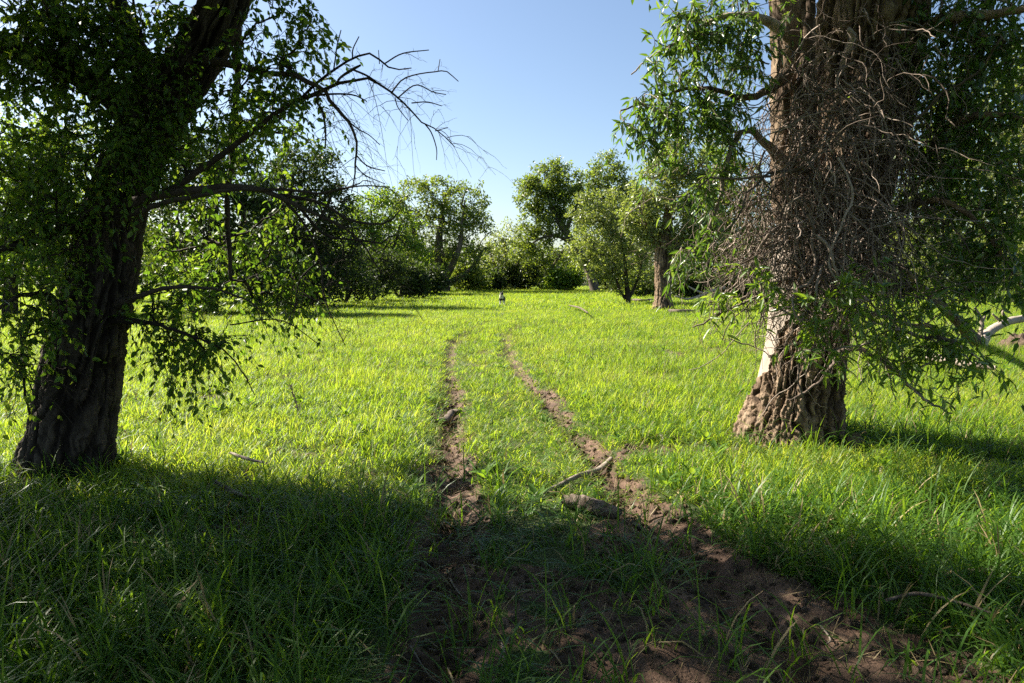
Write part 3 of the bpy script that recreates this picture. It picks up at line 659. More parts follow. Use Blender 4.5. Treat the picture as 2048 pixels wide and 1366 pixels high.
def leaf_parts(root, base, data, n, mat, soup):
    """the n leaves that show largest become objects of their own, the rest go into one part"""
    pos, ld, nor, l = [np.concatenate([k[j] for k in data]) for j in range(4)]; W = data[0][4]
    dep = pos[:, 1]; px = np.abs(pos[:, 0] / np.maximum(dep, .1)) < .74
    inz = px & ((pos[:, 2] - CAMH) / np.maximum(dep, .1) < .38)
    face = np.abs(np.sum(nrm(nor - ld * np.sum(nor * ld, -1, keepdims=True)) * nrm(pos - np.array([0, 0, CAMH])), 1))
    sc = l / np.linalg.norm(pos - np.array([0, 0, CAMH]), axis=1) * (.25 + face) * inz
    o = np.argsort(-sc); pick, rest = o[:n], o[n:]
    leaves(soup, pos[rest], ld[rest], nor[rest], l[rest], l[rest] * W, True)
    protos = []
    for k in range(4):
        s = Soup(); w = W * (.85 + .1 * k); leaves(s, np.zeros((1, 3)), np.array([[1.0, 0, 0]]), np.array([[0, 0, 1.0]]), 1.0, w, True); protos.append(s.mesh('leaf', [mat]))
    for k, i in enumerate(pick):
        d = nrm(ld[i]); nn = nrm(nor[i] - d * np.dot(nor[i], d)); sd = np.cross(nn, d)
        ob = link('leaf', protos[k % 4], root); S = l[i]; p = pos[i] - base
        ob.matrix_local = Matrix(((d[0] * S, sd[0] * S, nn[0] * S, p[0]), (d[1] * S, sd[1] * S, nn[1] * S, p[1]), (d[2] * S, sd[2] * S, nn[2] * S, p[2]), (0, 0, 0, 1)))
def hang_twigs(soup, polys, n, ln, rad, droop=.7, kids=2):
    """bare drooping twigs springing from given polylines"""
    pp = []
    for p in polys:
        q = catmull(p, 40); pp.append(q[8:])
    pp = np.concatenate(pp); o = pp[rng.integers(0, len(pp), n)]
    def grow(o, ln, rad, kids):
        n = len(o); d = nrm(rdir(n) * np.array([1, .7, .8]) + np.array([.35, 0, .1])); L = ln * (.4 + rng.random(n) * .9)
        t = np.linspace(0, 1, 9)[None, :, None]
        w = np.cumsum(rng.normal(size=(n, 9, 3)) * .016 * (ln / .4), 1)
        pts = o[:, None] + d[:, None] * (t * L[:, None, None]) + np.array([0, 0, -1.0]) * (t ** 1.7) * (L * droop * (.4 + .9 * rng.random(n)))[:, None, None] + w * t
        tubes(soup, pts, np.linspace(1, .35, 9)[None] * (rad * (.6 + .8 * rng.random(n)))[:, None], 3)
        if kids:
            for _ in range(2):
                k = rng.integers(2, 8, n); grow(pts[np.arange(n), k], ln * .5, rad * .62, kids - 1)
    grow(o, ln, rad, kids)

# ---- the leaning left tree
LB = on_ground(130, 948)
def LP(px, py, w, d): return [*P(px, py, d), w * d / FPX / 2]
DL = LB[1]
lt_main = [[LB[0], DL, LB[2] - .25, .36]] + [LP(*r) for r in [(128, 940, 168, DL), (140, 880, 158, DL), (158, 760, 148, DL), (178, 650, 140, DL), (205, 540, 126, DL), (225, 440, 114, DL), (262, 330, 108, DL), (318, 220, 106, DL - .05), (388, 120, 94, DL - .1), (432, 40, 88, DL - .15), (470, -60, 82, DL - .2), (510, -220, 72, DL - .2)]] + [[-2.0, 5.2, 5.8, .12], [-2.3, 5.1, 7.6, .07]]
V, Q, fb, tone, (lc, lr) = bark_trunk(lt_main, 400, 210, .038, .036, .34, .38, 5, 3)
left = thing('leaning_tree', LB, 'dark leaning trunk with bare drooping branches, long side shaded, at the left', 'tree')
left['label'] = 'big dark shaded trunk leaning over grass with drooping bare branches and backlit leaves'
TREES_AT.append((LB[0], LB[1], .26))
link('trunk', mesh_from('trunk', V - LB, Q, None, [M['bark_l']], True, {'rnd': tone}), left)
LIMBS_L = [  # (pixel rows (px,py,width,depth))
    [(305, 225, 60, DL), (285, 130, 46, DL + .1), (255, 60, 40, DL + .2), (228, -20, 36, DL + .3), (200, -150, 30, DL + .4), (150, -420, 20, DL + .4)],
    [(295, 240, 70, DL), (215, 185, 52, DL - .1), (125, 135, 46, DL - .2), (60, 112, 44, DL - .3), (0, 85, 42, DL - .4), (-150, 10, 34, DL - .5), (-420, -200, 20, DL - .6)],
    [(232, 425, 44, DL - .12), (281, 400, 26, DL - .36), (330, 389, 22, DL - .42), (386, 380, 19, DL - .45), (450, 374, 17, DL - .45), (510, 376, 14, DL - .42), (560, 392, 12, DL - .4), (597, 412, 10, DL - .4), (665, 443, 7, DL - .35), (720, 482, 5, DL - .3), (762, 545, 3, DL - .3)],
    [(235, 440, 26, DL - .15), (290, 418, 15, DL - .4), (340, 404, 13, DL - .5), (400, 390, 11, DL - .5), (460, 380, 9, DL - .5), (560, 380, 7, DL - .4), (660, 385, 5, DL - .3), (720, 365, 3, DL - .3)],
    [(200, 432, 40, DL - .12), (98, 470, 26, DL - .38), (30, 492, 20, DL - .5), (-60, 520, 15, DL - .6), (-160, 590, 8, DL - .7)],
    [(325, 391, 17, DL - .42), (400, 340, 15, DL - .4), (480, 283, 13, DL - .35), (560, 221, 11, DL - .3), (610, 194, 10, DL - .3), (650, 179, 9, DL - .3), (676, 168, 8, DL - .3), (723, 159, 6.5, DL - .3), (744, 157, 6, DL - .3), (779, 181, 5, DL - .3), (823, 223, 4, DL - .3), (847, 247, 3.4, DL - .3), (881, 265, 2.6, DL - .3), (910, 293, 2, DL - .3)],
    [(405, 118, 26, DL - .2), (470, 130, 17, DL - .3), (520, 142, 14, DL - .35), (560, 147, 13, DL - .35), (589, 150, 12, DL - .35), (613, 163, 12, DL - .35), (647, 179, 10, DL - .33), (665, 208, 9, DL - .35), (686, 234, 8, DL - .35), (708, 263, 6.5, DL - .35), (712, 297, 5.5, DL - .35), (710, 345, 4, DL - .35), (702, 385, 2.4, DL - .35)],
    [(470, 20, 30, DL - .1), (476, 120, 16, DL + .2), (470, 230, 15, DL + .3), (464, 325, 14, DL + .3), (454, 390, 13, DL + .3), (457, 480, 12, DL + .3), (462, 560, 8, DL + .3)],
    [(235, 610, 26, DL - .1), (280, 592, 14, DL - .3), (342, 575, 10, DL - .4), (421, 577, 7, DL - .4), (490, 600, 4, DL - .35), (560, 645, 2.4, DL - .3)],
    [(225, 640, 24, DL - .1), (290, 645, 11, DL - .35), (350, 660, 8, DL - .5), (410, 682, 6, DL - .55), (460, 712, 4, DL - .55), (510, 790, 2.2, DL - .55)],
    [(140, 620, 24, DL - .15), (80, 590, 14, DL - .4), (20, 600, 10, DL - .6), (-30, 660, 7, DL - .7), (-40, 780, 4, DL - .7)],
    [(130, 660, 20, DL - .15), (70, 640, 10, DL - .4), (45, 700, 8, DL - .45), (50, 780, 6, DL - .45), (62, 840, 4, DL - .4)]]
FINE_L = [  # bare side branches of the dead spray
    [(602, 197, 6), (631, 168, 5.5), (665, 142, 5), (705, 117, 4.5), (742, 107, 4), (768, 128, 3.4), (789, 139, 2.8), (823, 136, 2)],
    [(768, 128, 3), (805, 107, 2.6), (858, 100, 1.8)], [(784, 184, 3.4), (805, 159, 3), (837, 148, 2.6), (876, 143, 2.4), (892, 142, 2.2), (917, 163, 1.6)],
    [(794, 197, 3), (831, 170, 2.6), (866, 184, 2.2), (892, 189, 1.6)], [(823, 206, 2.6), (855, 204, 2.2), (884, 212, 1.6)], [(850, 248, 2.8), (863, 266, 2.4), (873, 297, 2), (873, 320, 1.5)],
    [(610, 193, 5), (665, 188, 4), (707, 190, 3), (734, 203, 2)], [(673, 168, 5), (681, 155, 5), (705, 139, 6), (722, 130, 4)], [(705, 139, 4), (735, 152, 4), (760, 170, 3), (779, 183, 2.5)],
    [(705, 117, 3), (706, 98, 2.6), (718, 73, 2)], [(667, 141, 3), (671, 115, 2.8), (674, 92, 2.6), (682, 60, 2)], [(647, 181, 5), (632, 200, 5), (645, 222, 5), (651, 262, 4), (651, 296, 2.4)],
    [(790, 195, 2.2), (796, 215, 2), (816, 241, 1.5)], [(694, 240, 3), (716, 258, 2.6), (738, 270, 2), (760, 290, 1.5)], [(712, 310, 3), (735, 332, 2.6), (770, 342, 1.8)], [(710, 330, 2.6), (730, 350, 2), (770, 368, 1.5)],
    [(876, 143, 1.8), (880, 118, 1.4)], [(759, 128, 2), (757, 100, 1.5)], [(870, 262, 2), (896, 255, 1.4)],
    [(560, 390, 8), (640, 405, 6), (700, 440, 5), (770, 447, 4), (800, 420, 3)], [(597, 412, 7), (650, 470, 5), (720, 480, 4), (770, 486, 3), (785, 465, 2.6), (810, 490, 2)], [(650, 385, 4), (720, 372, 3), (780, 374, 2)],
    [(560, 392, 6), (610, 450, 5), (640, 520, 4), (650, 600, 3), (690, 690, 1.6)], [(640, 520, 3.6), (600, 560, 3), (590, 620, 2)], [(460, 650, 3), (560, 640, 2.4), (640, 690, 1.5)]]
fixL = [(lc[::14], lr[::14])]
for k, rows in enumerate(LIMBS_L):
    p, r = pstem(rows, 26); r = r * (.82 if k > 1 else 1.0); p[2:] += rng.normal(size=(24, 3)) * .004
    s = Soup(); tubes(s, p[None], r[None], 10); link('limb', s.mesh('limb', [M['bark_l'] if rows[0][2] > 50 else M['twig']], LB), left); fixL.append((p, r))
bare_polys = []
for rows in FINE_L:
    p, r = pstem([(a, b, c, DL - .3 - .03 * rng.random()) for a, b, c in rows], 12); bare_polys.append(p)
    s = Soup(); tubes(s, p[None], r[None], 6); link('branch', s.mesh('branch', [M['twig']], LB), left)
tw = Soup()
hang_twigs(tw, [fixL[6][0][14:], fixL[7][0][8:], fixL[7][0][12:], bare_polys[6], bare_polys[11]], 64, .38, .0024, .9, 1)
hang_twigs(tw, [bare_polys[0], bare_polys[2], bare_polys[3], bare_polys[8], bare_polys[4], bare_polys[1], fixL[6][0][17:]], 44, .17, .0019, .45, 1)
hang_twigs(tw, [fixL[3][0][14:], fixL[4][0][14:]] + bare_polys[19:24], 85, .42, .0030, .8, 2)
hang_twigs(tw, [fixL[11][0], fixL[12][0], fixL[5][0]], 26, .45, .0034, .9, 2)
hang_twigs(tw, [fixL[9][0][8:], fixL[10][0][8:]], 14, .35, .0028, .5, 1)
LEFT_BLOBS = [(150, 40, 110, 5.3), (60, 130, 80, 4.9), (90, 60, 90, 4.8), (200, 110, 80, 4.9), (300, 130, 60, 4.9), (400, 60, 50, 4.9), (60, 50, 120, 5.6), (170, 50, 100, 5.9), (300, 50, 80, 5.9), (545, 20, 75, 5.0), (600, 60, 55, 5.0), (590, 130, 55, 5.0), (530, 150, 60, 5.0), (560, 210, 50, 5.1), (480, 90, 50, 5.0), (90, 240, 110, 5.3), (40, 370, 110, 5.2), (230, 270, 90, 5.0), (170, 330, 95, 4.9),
              (340, 250, 75, 5.0), (400, 300, 70, 5.2), (500, 230, 60, 5.6), (570, 260, 50, 5.6), (310, 330, 60, 4.9), (440, 200, 60, 5.2), (60, 500, 95, 4.9), (130, 420, 70, 4.8), (40, 620, 70, 4.8), (100, 560, 60, 4.7)]
LEFT_LOW = [(420, 440, 50, 5.9), (480, 500, 55, 6.2), (540, 470, 45, 6.3), (610, 545, 45, 6.2), (360, 500, 50, 5.8), (350, 590, 55, 5.3), (440, 580, 50, 5.5), (520, 580, 50, 5.9), (600, 600, 35, 6.1), (330, 680, 40, 5.0), (400, 690, 45, 4.95), (290, 640, 45, 5.1), (450, 690, 22, 4.9), (30, 720, 40, 4.8), (400, 380, 50, 5.7), (560, 380, 45, 6.1)]
cl1 = blob_points([(b[0], b[1], b[2], b[3] if b[1] > 220 else min(b[3], 5.1)) for b in LEFT_BLOBS], DL, 480, .7, .0); cl2 = blob_points(LEFT_LOW, DL, 105, .6, .0)
# the crown above and outside the frame
def shade_ok(c, slack=0.0):
    """true where the crown's shadow stays on the near side of the meadow's sunlit edge"""
    k = c[:, 2] / sun_dir.z; lx = c[:, 0] - sun_dir.x * k; ly = c[:, 1] - sun_dir.y * k
    edge = np.interp(lx, [-4, -1.5, -.6, .2, .9, 2.0, 3.2, 5], [5.5, 4.9, 4.2, 4.1, 4.0, 3.55, 3.3, 3.2]) + (n2(lx, ly * 0, .6, 301) - .5) * 1.3
    return ly < edge + slack + rng.normal(size=len(c)) * .35 - .1
def out_of_frame(c):
    yy = np.maximum(c[:, 1], .05); return (c[:, 1] < .6) | ((c[:, 2] - CAMH) / yy > .43) | (np.abs(c[:, 0]) / yy > .86)
u = rdir(900) * ((.05 + .95 * rng.random(900)) ** (1 / 3))[:, None]
cl3 = np.array([-4.9, 5.4, 6.2]) + u * np.array([3.9, 3.2, 3.0])
cl3 = cl3[out_of_frame(cl3) & shade_ok(cl3)][:260]
cl1 = cl1[shade_ok(cl1, 1.5)]
chL = connect(fixL, np.vstack([cl1, cl2]), .0042, 2.3, 7, skip=.25, sag=.25) 
chL3 = connect([fixL[0], fixL[1], fixL[2]], cl3, .008, 2.2, 7, skip=.75)
for c in sorted(chL3, key=lambda c: -c[1][0])[:14]:
    s = Soup(); tubes(s, c[0][None], c[1][None], 7); link('limb', s.mesh('limb', [M['bark_l']], LB), left)
tubes(tw, np.array([c[0] for c in chL + chL3]), np.array([np.minimum(c[1], .03) for c in chL + chL3]), 4)
lv = Soup(); keepL = []
sprays(tw, lv, cl1, 3, 12, .30, .054, .50, .6, keep=keepL); sprays(tw, lv, cl2, 4, 8, .28, .060, .42, .8, keep=keepL)
leaf_parts(left, LB, keepL, 300, M['leaf_left'], lv)
clump_leaves(lv, cl3, 80, .37, .12, .5)
link('twigs', tw.mesh('twigs', [M['twig']], LB), left, kind='stuff')
link('crown', lv.mesh('crown', [M['leaf_left']], LB), left, kind='stuff')

# ---- unseen trees added behind and beside the camera to shade the foreground
for nm, lab, bx_, by_, lean, cen, rad3, nc in [
        ('unseen_shade_tree', 'unseen broad leafy shade tree added behind the viewpoint, beyond the left rut', -3.4, -1.6, (.5, .6), (-3.4, 1.2, 5.8), (3.4, 2.9, 2.4), 380),
        ('unseen_shade_tree', 'unseen leafy shade tree added behind the viewpoint between the two ruts and the right shade', 2.2, -2.4, (-.2, .7), (1.2, -.6, 6.4), (3.4, 2.7, 2.4), 330),
        ('unseen_shade_tree', 'unseen low-crowned shade tree added out to the left of the dark leaning trunk', -8.4, 4.6, (.3, .1), (-7.2, 4.6, 5.2), (2.9, 2.9, 3.3), 300),
        ('unseen_shade_tree', 'unseen spreading tree added right of the viewpoint to block skylight over the muddy corner', 6.2, -.6, (-.8, .5), (4.6, 1.0, 5.4), (3.4, 3.2, 2.3), 380)]:
    bz = float(gz(bx_, by_)[0]); bb = np.array([bx_, by_, bz])
    fx = [stem([[bx_, by_, bz - .3, .42], [bx_, by_, bz, .34], [bx_ + lean[0] * .4, by_ + lean[1] * .4, 2.2, .27], [bx_ + lean[0], by_ + lean[1], 4.2, .2], [bx_ + lean[0] * 1.6, by_ + lean[1] * 1.6, 6.5, .1]], 18)]
    u = rdir(nc * 2) * ((.1 + .9 * rng.random(nc * 2)) ** (1 / 3))[:, None]; cc = np.array(cen) + u * np.array(rad3)
    cc = cc[out_of_frame(cc) & shade_ok(cc)][:nc]
    rt_ = thing(nm, bb, lab, 'tree'); ch = connect(fx, cc, .009, 2.2, 7, skip=.4)
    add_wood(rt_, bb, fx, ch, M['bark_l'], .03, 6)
    s_ = Soup(); clump_leaves(s_, cc, 66, .46, .14, .5); link('crown', s_.mesh('crown', [M['leaf_left']], bb), rt_, kind='stuff')

# ---- the vine-covered right tree
RB = on_ground(1580, 878); DR = RB[1]
rt_main = [[RB[0], DR, RB[2] - .25, .56]] + [LP(*r) for r in [(1580, 868, 200, DR), (1588, 820, 180, DR), (1600, 750, 166, DR), (1612, 680, 162, DR), (1622, 600, 170, DR), (1640, 500, 190, DR), (1672, 400, 195, DR + .05), (1704, 300, 190, DR + .1), (1726, 200, 192, DR + .1), (1740, 100, 194, DR + .1), (1750, 0, 194, DR + .1), (1775, -200, 145, DR + .2)]] + [[4.0, 7.2, 6.5, .28], [4.3, 7.4, 9.0, .14]]
def bare_strip(S, TH):   # the barkless band faces left
    a = np.degrees(np.angle(np.exp(1j * (TH - R(158))))); w = 16 + 40 * sm(.6, 1.35, S) + 7 * np.sin(S * 9) + 4 * np.sin(S * 23)
    return ((a > -45) & (a < w) & (S > .55) & (S < 2.25)) * 1.0
V, Q, fb, tone, (rc, rr_) = bark_trunk(rt_main, 430, 280, .052, .038, .30, .28, 4, 17, bare_strip)
right = thing('vine_covered_tree', RB, 'massive sunlit furrowed trunk wrapped in a tangle of dead vines, with a bark-stripped edge', 'tree')
TREES_AT.append((RB[0], RB[1], .36))
def part_faces(nm, sel, mat):
    q = Q[sel]; u_, inv = np.unique(q, return_inverse=True)
    link(nm, mesh_from(nm, V[u_] - RB, inv.reshape(-1, 4), None, [mat], True, {'rnd': tone[u_] if nm == 'trunk' else np.full(len(u_), .5)}), right)
part_faces('trunk', ~fb, M['bark_r']); part_faces('bare_wood', fb, M['bare'])
LIMBS_R = [
    [(1630, 520, 80, DR - .1), (1598, 430, 92, DR - .25), (1586, 300, 88, DR - .3), (1584, 150, 84, DR - .3), (1582, 0, 80, DR - .3), (1570, -200, 64, DR - .3), (1510, -560, 34, DR - .3)],
    [(1590, 230, 26, DR - .45), (1602, 160, 20, DR - .55), (1614, 88, 18, DR - .6), (1620, 0, 17, DR - .6), (1622, -140, 12, DR - .6)],
    [(1572, 150, 30, DR - .5), (1530, 185, 16, DR - .65), (1480, 197, 12, DR - .7), (1440, 182, 9, DR - .7), (1380, 176, 7, DR - .7), (1300, 200, 4.5, DR - .7), (1240, 222, 3, DR - .7)],
    [(1565, 60, 24, DR - .5), (1500, 30, 13, DR - .6), (1430, 40, 10, DR - .6), (1370, 75, 7, DR - .6), (1310, 110, 4, DR - .6), (1260, 150, 2.5, DR - .6)],
    [(1575, 330, 24, DR - .5), (1500, 262, 12, DR - .7), (1465, 290, 10, DR - .75), (1448, 350, 9, DR - .8), (1432, 420, 7, DR - .8), (1405, 480, 4, DR - .8), (1370, 505, 2.6, DR - .8)],
    [(1830, 330, 30, DR - .2), (1900, 260, 18, DR - .5), (1960, 230, 14, DR - .8), (2040, 240, 9, DR - .9), (2100, 290, 5, DR - .9)],
    [(1820, 80, 40, DR - .1), (1890, 40, 24, DR - .4), (1980, 30, 18, DR - .7), (2080, 10, 12, DR - .9)],
    [(1800, 420, 26, DR - .3), (1870, 400, 14, DR - .6), (1940, 430, 10, DR - .8), (2000, 500, 7, DR - .9), (2040, 570, 4, DR - .9)],
    [(1670, 650, 24, DR - .35), (1720, 625, 12, DR - .6), (1790, 640, 9, DR - .75), (1860, 665, 7, DR - .8), (1930, 700, 4.5, DR - .8), (1985, 735, 2.5, DR - .8)],
    [(1580, 560, 20, DR - .35), (1530, 575, 9, DR - .6), (1480, 600, 7, DR - .7), (1430, 635, 4.5, DR - .75), (1385, 655, 2.5, DR - .75)],
    [(1675, 700, 20, DR - .4), (1720, 700, 10, DR - .6), (1780, 735, 8, DR - .7), (1840, 790, 6, DR - .7), (1905, 830, 3, DR - .65)],
    [(1640, 590, 20, DR - .4), (1700, 560, 9, DR - .65), (1750, 545, 6, DR - .75), (1800, 560, 3, DR - .8)],
    [(1690, 690, 14, DR - .42), (1650, 750, 6, DR - .62), (1600, 790, 4.5, DR - .66), (1575, 800, 2.5, DR - .66)]]
fixR = [(rc[::14], rr_[::14])]
for k, rows in enumerate(LIMBS_R):
    p, r = pstem(rows, 24)
    if k == 0:
        Vv, Qq, _, tn, _ = bark_trunk([[*p[i], r[i]] for i in range(0, 24, 3)], 160, 90, .016, .06, .3, 0, 3, 40)
        link('stem', mesh_from('stem', Vv - RB, Qq, None, [M['bark_r']], True, {'rnd': tn}), right)
    else:
        p[2:] += rng.normal(size=(22, 3)) * .006
        s = Soup(); tubes(s, p[None], r[None], 9); link('limb', s.mesh('limb', [M['bark_r'] if rows[0][2] > 25 else M['vine']], RB), right)
    fixR.append((p, r))
p, r = pstem([(1682, 150, 12, DR - .55), (1690, 110, 11, DR - .62), (1706, 75, 13, DR - .68), (1696, 58, 9, DR - .7)], 12); s = Soup(); tubes(s, p[None], r[None], 8); link('broken_branch', s.mesh('broken_branch', [M['bare']], RB), right, label='short pale broken branch stub')
# vine tangle: wiry dead stems drooping over the trunk
def vines(n, zone, rad, ln, npts=11):
    o = []
    for _ in range(n):
        px, py, sx, sy = zone[rng.integers(0, len(zone))]
        a, b = px + rng.normal() * sx, py + rng.normal() * sy
        # how far in front of the trunk
        tx = np.interp(b, [100, 300, 450, 600, 700], [1660, 1650, 1620, 1615, 1612]); off = abs(a - tx) / 130.0
        o.append(P(a, b, DR - .72 + .30 * min(1.3, off) - .28 * rng.random()))
    o = np.array(o); d = nrm(rdir(n) * np.array([1.0, .4, .7]) + np.array([0, -.05, -.45])); L = ln * (.35 + rng.random(n))
    turn = nrm(rng.normal(size=(n, 3)) * np.array([.4, 1, .4])) * (rng.normal(size=n) * .12)[:, None]
    st_ = (L / (npts - 1))[:, None]; pts = [o]
    for k in range(npts - 1):
        d = nrm(d + np.cross(turn, d) + rng.normal(size=(n, 3)) * np.array([.30, .14, .26]) + np.array([0, 0, -.13])); pts.append(pts[-1] + d * st_)
    pts = np.stack(pts, 1)
    # keep the stems outside the bark
    lim = np.interp(np.abs(pts[..., 0] - np.interp(pts[..., 2], [1.2, 2.4, 3.6], [2.95, 3.15, 3.45])), [0, .35, .6], [DR - .56, DR - .42, DR + .1])
    pts[..., 1] = np.minimum(pts[..., 1], lim)
    return pts, np.linspace(1, .5, npts)[None] * (rad * (.5 + 1.0 * rng.random(n) ** 2))[:, None]
VZ = [(1660, 150, 60, 70), (1740, 160, 60, 80), (1600, 160, 40, 70), (1780, 260, 40, 80), (1640, 330, 80, 70), (1620, 420, 85, 70), (1640, 500, 75, 60), (1560, 430, 60, 70), (1520, 420, 45, 70), (1720, 420, 60, 80), (1700, 250, 60, 60), (1620, 260, 60, 60), (1780, 480, 40, 70), (1540, 510, 45, 40), (1680, 560, 70, 40)]
vt = Soup(); pts, rad = vines(900, VZ, .0062, .95, 17); tubes(vt, pts, rad, 3)
pts, rad = vines(330, [(1560, 400, 90, 110), (1700, 420, 90, 120), (1790, 330, 40, 110), (1640, 560, 100, 50)], .0040, .55, 13); tubes(vt, pts, rad, 4)
link('vine_tangle', vt.mesh('vine_tangle', [M['vine']], RB), right, kind='stuff')
pts, rad = vines(110, [(1640, 360, 60, 80), (1600, 430, 50, 60), (1700, 400, 50, 80)], .0105, 1.15, 18)
for k in range(len(pts)):
    s = Soup(); tubes(s, pts[k:k + 1] + np.array([0, -.06, 0]), rad[k:k + 1], 5); link('vine', s.mesh('vine', [M['vine']], RB), right)
R_LEFT = [(1500, 50, 70, DR - .4), (1420, 50, 75, DR - .5), (1340, 60, 50, DR - .6), (1450, 140, 70, DR - .6), (1370, 180, 60, DR - .6), (1295, 170, 50, DR - .7), (1262, 235, 34, DR - .7), (1330, 250, 42, DR - .7), (1410, 250, 50, DR - .6), (1480, 240, 50, DR - .6), (1275, 290, 24, DR - .7), (1430, 350, 34, DR - .7), (1395, 390, 30, DR - .7), (1430, 450, 28, DR - .7), (1375, 500, 22, DR - .7)]
R_LOW = [(1450, 610, 42, DR - .7), (1405, 640, 22, DR - .75), (1510, 560, 42, DR - .6), (1560, 610, 36, DR - .6), (1640, 640, 50, DR - .75), (1700, 600, 50, DR - .75), (1740, 560, 40, DR - .75), (1770, 640, 60, DR - .7), (1840, 680, 55, DR - .7), (1900, 690, 45, DR - .75), (1680, 680, 36, DR - .75), (1790, 735, 40, DR - .6), (1950, 720, 26, DR - .75), (1610, 690, 24, DR - .75), (1860, 610, 40, DR - .5)]
R_RIGHT = [(1900, 50, 95, DR - .3), (2000, 40, 90, DR - .6), (1880, 190, 85, DR - .2), (1980, 170, 95, DR - .7), (1860, 320, 65, DR - .3), (1960, 310, 90, DR - .6), (2030, 390, 80, DR - .8), (1900, 420, 75, DR - .4), (1985, 500, 70, DR - .8), (2045, 560, 45, DR - .8), (1880, 520, 55, DR - .4), (1830, 120, 50, DR - .5)]
c1 = blob_points([(b[0], b[1], b[2], b[3] - .15) for b in R_LEFT], DR, 115, .6, .0); c2 = blob_points([(b[0], b[1], b[2] * .9, b[3] - .6) for b in R_LOW], DR, 60, .5, .0); c3 = blob_points(R_RIGHT, DR, 250, .8, .0)
u = rdir(240) * ((.1 + .9 * rng.random(240)) ** (1 / 3))[:, None]; c4 = np.array([4.6, 7.2, 7.4]) + u * np.array([3.2, 2.4, 2.6])
u = rdir(160) * ((.1 + .9 * rng.random(160)) ** (1 / 3))[:, None]; c4 = np.vstack([c4, np.array([1.8, 7.5, 5.7]) + u * np.array([1.4, 1.1, 0.9])])  # unseen clumps added above the frame to shade the upper trunk
u = rdir(190) * ((.1 + .9 * rng.random(190)) ** (1 / 3))[:, None]; c4 = np.vstack([c4, np.array([2.9, 6.5, 5.5]) + u * np.array([1.5, 1.0, 0.9])])  # more unseen foliage, added to shade the right-hand leaves and trunk top
c4 = c4[(c4[:, 2] - CAMH) / np.maximum(c4[:, 1], .5) > .42]
chR = connect(fixR, np.vstack([c1, c2, c3]), .0042, 2.3, 7, skip=.3, sag=.2); chR4 = connect(fixR[:2], c4, .009, 2.2, 7, skip=.75)
for c in sorted(chR4, key=lambda c: -c[1][0])[:12]:
    s = Soup(); tubes(s, c[0][None], c[1][None], 7); link('limb', s.mesh('limb', [M['bark_r']], RB), right)
tw = Soup(); tubes(tw, np.array([c[0] for c in chR + chR4]), np.array([np.minimum(c[1], .02) for c in chR + chR4]), 5)
lv = Soup(); keepR = []
sprays(tw, lv, c1, 4, 9, .22, .088, .27, .8, keep=None)
sprays(tw, lv, c3, 4, 8, .28, .085, .36, .7)
sprays(tw, lv, c2, 3, 9, .26, .105, .23, .45, keep=keepR)
lo = Soup(); leaf_parts(right, RB, keepR, 300, M['leaf_shoot'], lo); link('leafy_shoots', lo.mesh('leafy_shoots', [M['leaf_shoot']], RB), right, kind='stuff')
clump_leaves(lv, c4, 60, .5, .11, .45)
link('twigs', tw.mesh('twigs', [M['vine']], RB), right, kind='stuff')
link('crown', lv.mesh('crown', [M['leaf_right']], RB), right, kind='stuff')

# ------------------------------------------------------------------ dead wood on the ground
def rough_log(pts, rad, nr, ns, amp, seed):
    p = catmull(np.column_stack([pts, rad]), nr); C = p[:, :3]; r = np.maximum(p[:, 3], .002)
    T = nrm(np.gradient(C, axis=0)); D = nrm(C[-1] - C[0]); ref = np.eye(3)[np.argmin(np.abs(D))]
    n1 = nrm(np.cross(T, ref)); b1 = np.cross(T, n1); th = np.linspace(0, 2 * np.pi, ns, endpoint=False)
    S, TH = np.meshgrid(np.arange(nr) / nr, th, indexing='ij')
    nz = vnoise(np.stack([np.cos(TH) * 2.5, np.sin(TH) * 2.5, S * 9], -1), seed) + .5 * vnoise(np.stack([np.cos(TH) * 6, np.sin(TH) * 6, S * 22], -1), seed + 1) - .75
    rr = r[:, None] * (1 + amp * nz)
    V = C[:, None] + rr[..., None] * (n1[:, None] * np.cos(TH)[..., None] + b1[:, None] * np.sin(TH)[..., None])
    V = np.concatenate([V.reshape(-1, 3), C[:1], C[-1:]])
    i, j = np.meshgrid(np.arange(nr - 1), np.arange(ns), indexing='ij'); j2 = (j + 1) % ns
    Q_ = np.stack([i * ns + j, i * ns + j2, (i + 1) * ns + j2, (i + 1) * ns + j], -1).reshape(-1, 4)[:, ::-1]
    k = np.arange(ns); T_ = np.concatenate([np.stack([np.full(ns, nr * ns), (k + 1) % ns, k], -1), np.stack([np.full(ns, nr * ns + 1), (nr - 1) * ns + k, (nr - 1) * ns + (k + 1) % ns], -1)])
    return V, Q_, T_
